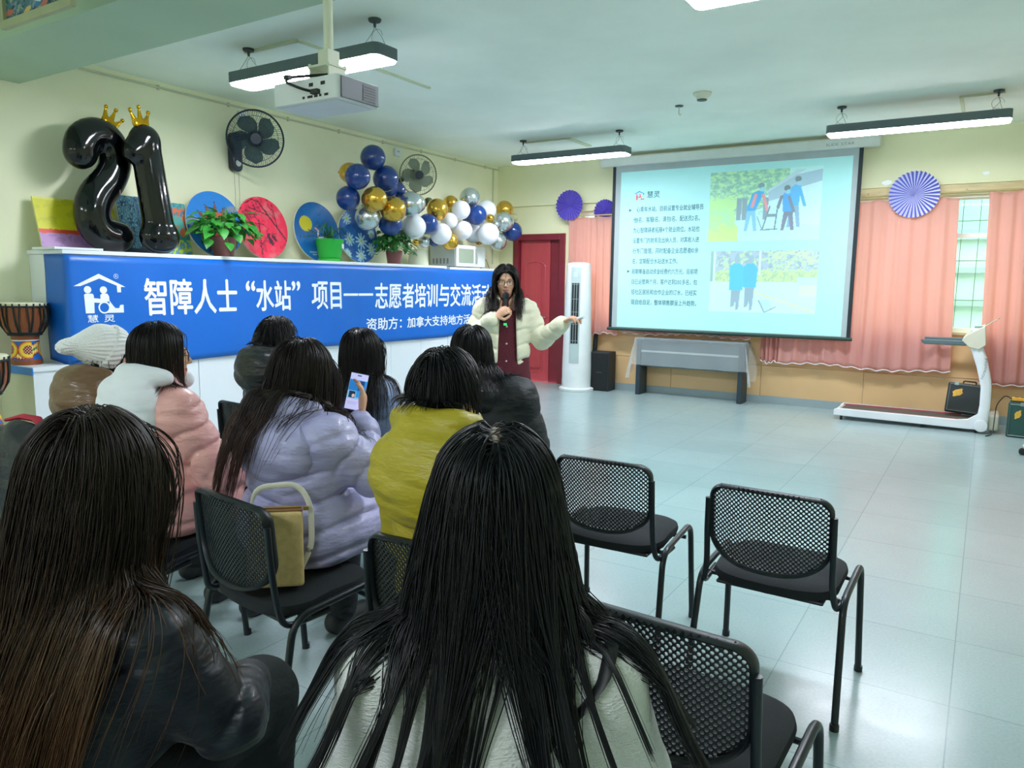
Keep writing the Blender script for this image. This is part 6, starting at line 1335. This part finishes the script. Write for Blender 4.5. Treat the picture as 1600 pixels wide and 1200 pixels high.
sdf_obj('stockings', lambda P: fp.legs(P, -.012) + .0, (-.3, -.2, .05), (.3, .2, .6), .012, mat('stockings_black', '#17191d', .8), BP)
[sdf_obj('shoe', lambda P, i=i: fp.shoes(P, (i,)), fp.an[i] + np.array([-.1, -.12, -.1]), fp.an[i] + np.array([.14, .26, .16]), .010, mat('shoe_dark', '#22252a', .5), BP) for i in (0, 1)]
jpo = lambda P: np.minimum(fp.jacket(P, dict(jp, open=0)), collar(P))
make_hair(fp, jpo, BP, dict(n=1800, S=28, L=.43, col='#100c0c', tip='#2c1c18', spread=.02, clump=.45, guides=70, vol=.010, r=.0014, fringe=.03, fw=.090, part=(.0, .0, .135)), 31)
face_bits(fp, BP); glasses(fp, BP)
# ------------------------------------------------------------------ things people hold, and bags
MP = Matrix.Translation((LP[0], LP[1], 0)) @ Matrix.Rotation(YP, 4, 'Z')
def palm_centre(fig, i, a=.085, b=.03):
    p0, p1, _, _, _, n = fig.hs[i][0]; f = (p1 - p0).normalized(); return Vector(fig.wr[i].tolist()) + f * a + n * b
mouth = Vector((fp.hc + fp.R @ npv((0, .115, -.075))).tolist()); pc = palm_centre(fp, 0, .080, .030); dr_ = (mouth - pc).normalized(); QM = Vector((0, 0, 1)).rotation_difference(dr_)
t = thing('microphone', 'black handheld microphone in the hand of the standing presenter', 'microphone', MP @ pc); t.rotation_euler = (MP.to_quaternion() @ QM).to_euler()
Lm = (mouth - pc).length
MB().lathe([(.011, -.085), (.0125, -.08), (.0135, -.03), (.017, Lm - .055)], 20).build('body', m_blk, t)
MB().lathe([(.018, Lm - .056), (.0235, Lm - .045), (.025, Lm - .025), (.021, Lm - .008), (.012, Lm + .0), (.001, Lm + .002)], 20).build('grille_head', mat('mic_grille', '#20262a', .45, metal=.5, bump=.6, bscale=500), t)
MB().lathe([(.0125, -.098), (.0128, -.084)], 16).build('green_light_ring', mat('mic_green', '#28c060', .3, emit='#28e070', es=.8), t)
pc2 = palm_centre(fp, 1, .10, .022); fz = Vector((-.62, .55, .35)).normalized()
t = thing('remote_control', 'small white remote control pointed from the presenter\'s hand at the screen', 'remote control', MP @ pc2); t.rotation_euler = (MP.to_quaternion() @ Vector((0, 1, 0)).rotation_difference(Vector((-.75, .55, .35)))).to_euler()
MB().bx(-.016, .016, -.05, .075, -.009, .009).build('body', m_pw, t, smooth=False, bevel=.006)
b = MB()
for k in range(3): b.lathe([(.005, .0085), (.005, .0105)], 10, (0, .05 - k * .02, 0))
b.build('button', m_blk, t)
M5 = Matrix.Translation((-2.12 + math.sin(.02) * .06, 1.905 - .06, 0)) @ Matrix.Rotation(.02, 4, 'Z')
pc5 = palm_centre(f5, 0, .105, .026)
t = thing('smartphone', 'smartphone with a lit screen held by the lavender coat', 'phone', M5 @ pc5)
zax = Vector((.60, -.62, .30)).normalized(); yax = Vector((-.02, .36, 1)); yax = (yax - zax * yax.dot(zax)).normalized(); xax = yax.cross(zax)
t.rotation_euler = (M5.to_quaternion() @ Matrix((xax, yax, zax)).transposed().to_quaternion()).to_euler()
MB().prism(rrect(.037, .077, .010), -.004, .004).build('body', m_blk, t, smooth=False, bevel=.001)
def scr(U, V):
    a = Art(U, V, '#b8bcf0'); n = a.noise(30, 3); a.rect(0, 1, .52, .82, '#1f78c8').rect(.55, .85, .55, .8, '#123a70').rect(.62, .72, .56, .70, '#c0a0b8'); a.rect(0, 1, .30, .52, '#7ab4e0').rect(.1, .45, .32, .5, '#1c3450').ell(.35, .38, .08, .05, '#d8b8b8').rect(.5, 1, .34, .52, '#2a90dc'); a.rect(0, 1, .0, .28, '#c4c4f4').rect(.1, .7, .2, .21, '#8088c0').rect(.1, .6, .15, .16, '#8088c0'); a.rect(.38, .62, .93, .96, '#101420'); return a.c
painted('screen', lambda U, V: ((U - .5) * .068, (V - .5) * .146, np.full_like(U, .0046)), scr, 60, 110, mat('phone_screen', '#ffffff', .2, attr='Col', emit='attr', es=.75), t)
# tan handbag standing on the chair behind the lavender coat
t = thing('handbag', 'tan patterned handbag with a white strap on the chair behind the lavender coat', 'handbag', (-1.965, 1.625, .480), rot=(0, .04, .85))
m_bag = mat('bag_tan', '#d0b67e', .5, nscale=40, namt=.15); m_bagw = mat('bag_strap_white', '#e2dfd4', .45)
P = [(-.095, 0), (.095, 0), (.085, .255), (-.085, .255)]
MB().prism(P, -.038, .038, lambda u, v, q: (u, q * (1 - .55 * v / .255), v)).build('body', m_bag, t, smooth=False, bevel=.012, seg=3)
b = MB(); b.tube([(-.085, 0, .258), (.085, 0, .258)], .010, 8, flat=(1, .6)); b.build('top_trim', mat('bag_trim_tan', '#8a6236', .5), t)
b = MB().tube([(-.08, .0, .268), (.08, .0, .268)], .0035, 6); b.box((.095, 0, .262), (.018, .012, .012)); b.build('zip', mat('brass', '#c8a050', .3, metal=1), t)
MB().tube(fillet([(-.085, 0, .25), (-.07, .03, .33), (.07, .03, .34), (.112, .02, .27), (.118, .02, .12), (.085, .01, .05)], .05), .010, 8, flat=(.3, 1)).build('strap', m_bagw, t)
b = MB()
for k in range(5): b.bx(-.1 + k * .045, -.0995 + k * .045, -.0395 * 1, -.036, .01, .02)
# dark jacket over the chair at the left edge
t = thing('draped_jacket', 'black jacket with a red lining edge draped over a chair back at the left edge', 'jacket', (-3.50, 1.78, 0), rotz=.05)
def dj(P):
    d = d_cone(P, (-.24, -.245, .79), (.24, -.245, .79), .060, .060, flat=(1, .9, 1)); d = smin(d, d_ell(P, (0, -.285, .60), (.26, .055, .24)), .05); d = smin(d, d_cone(P, (.23, -.27, .76), (.27, -.28, .42), .06, .05), .04); d = smin(d, d_cone(P, (-.23, -.27, .76), (-.27, -.28, .42), .06, .05), .04)
    d = smin(d, d_ell(P, (0, -.22, .83), (.13, .05, .06)), .04); return d + wrink(P, .008)
sdf_obj('shell', dj, (-.42, -.45, .25), (.42, -.05, 1.0), .011, JM('jacket_black_draped', '#1a2028', .5), t, smooth_it=1)
MB().tube([(-.14, -.215, .875), (-.05, -.19, .895), (.06, -.19, .895), (.15, -.215, .87)], [.012, .022, .022, .012], 10, flat=(1, .6)).build('red_lining', mat('lining_red', '#b01838', .6), t)
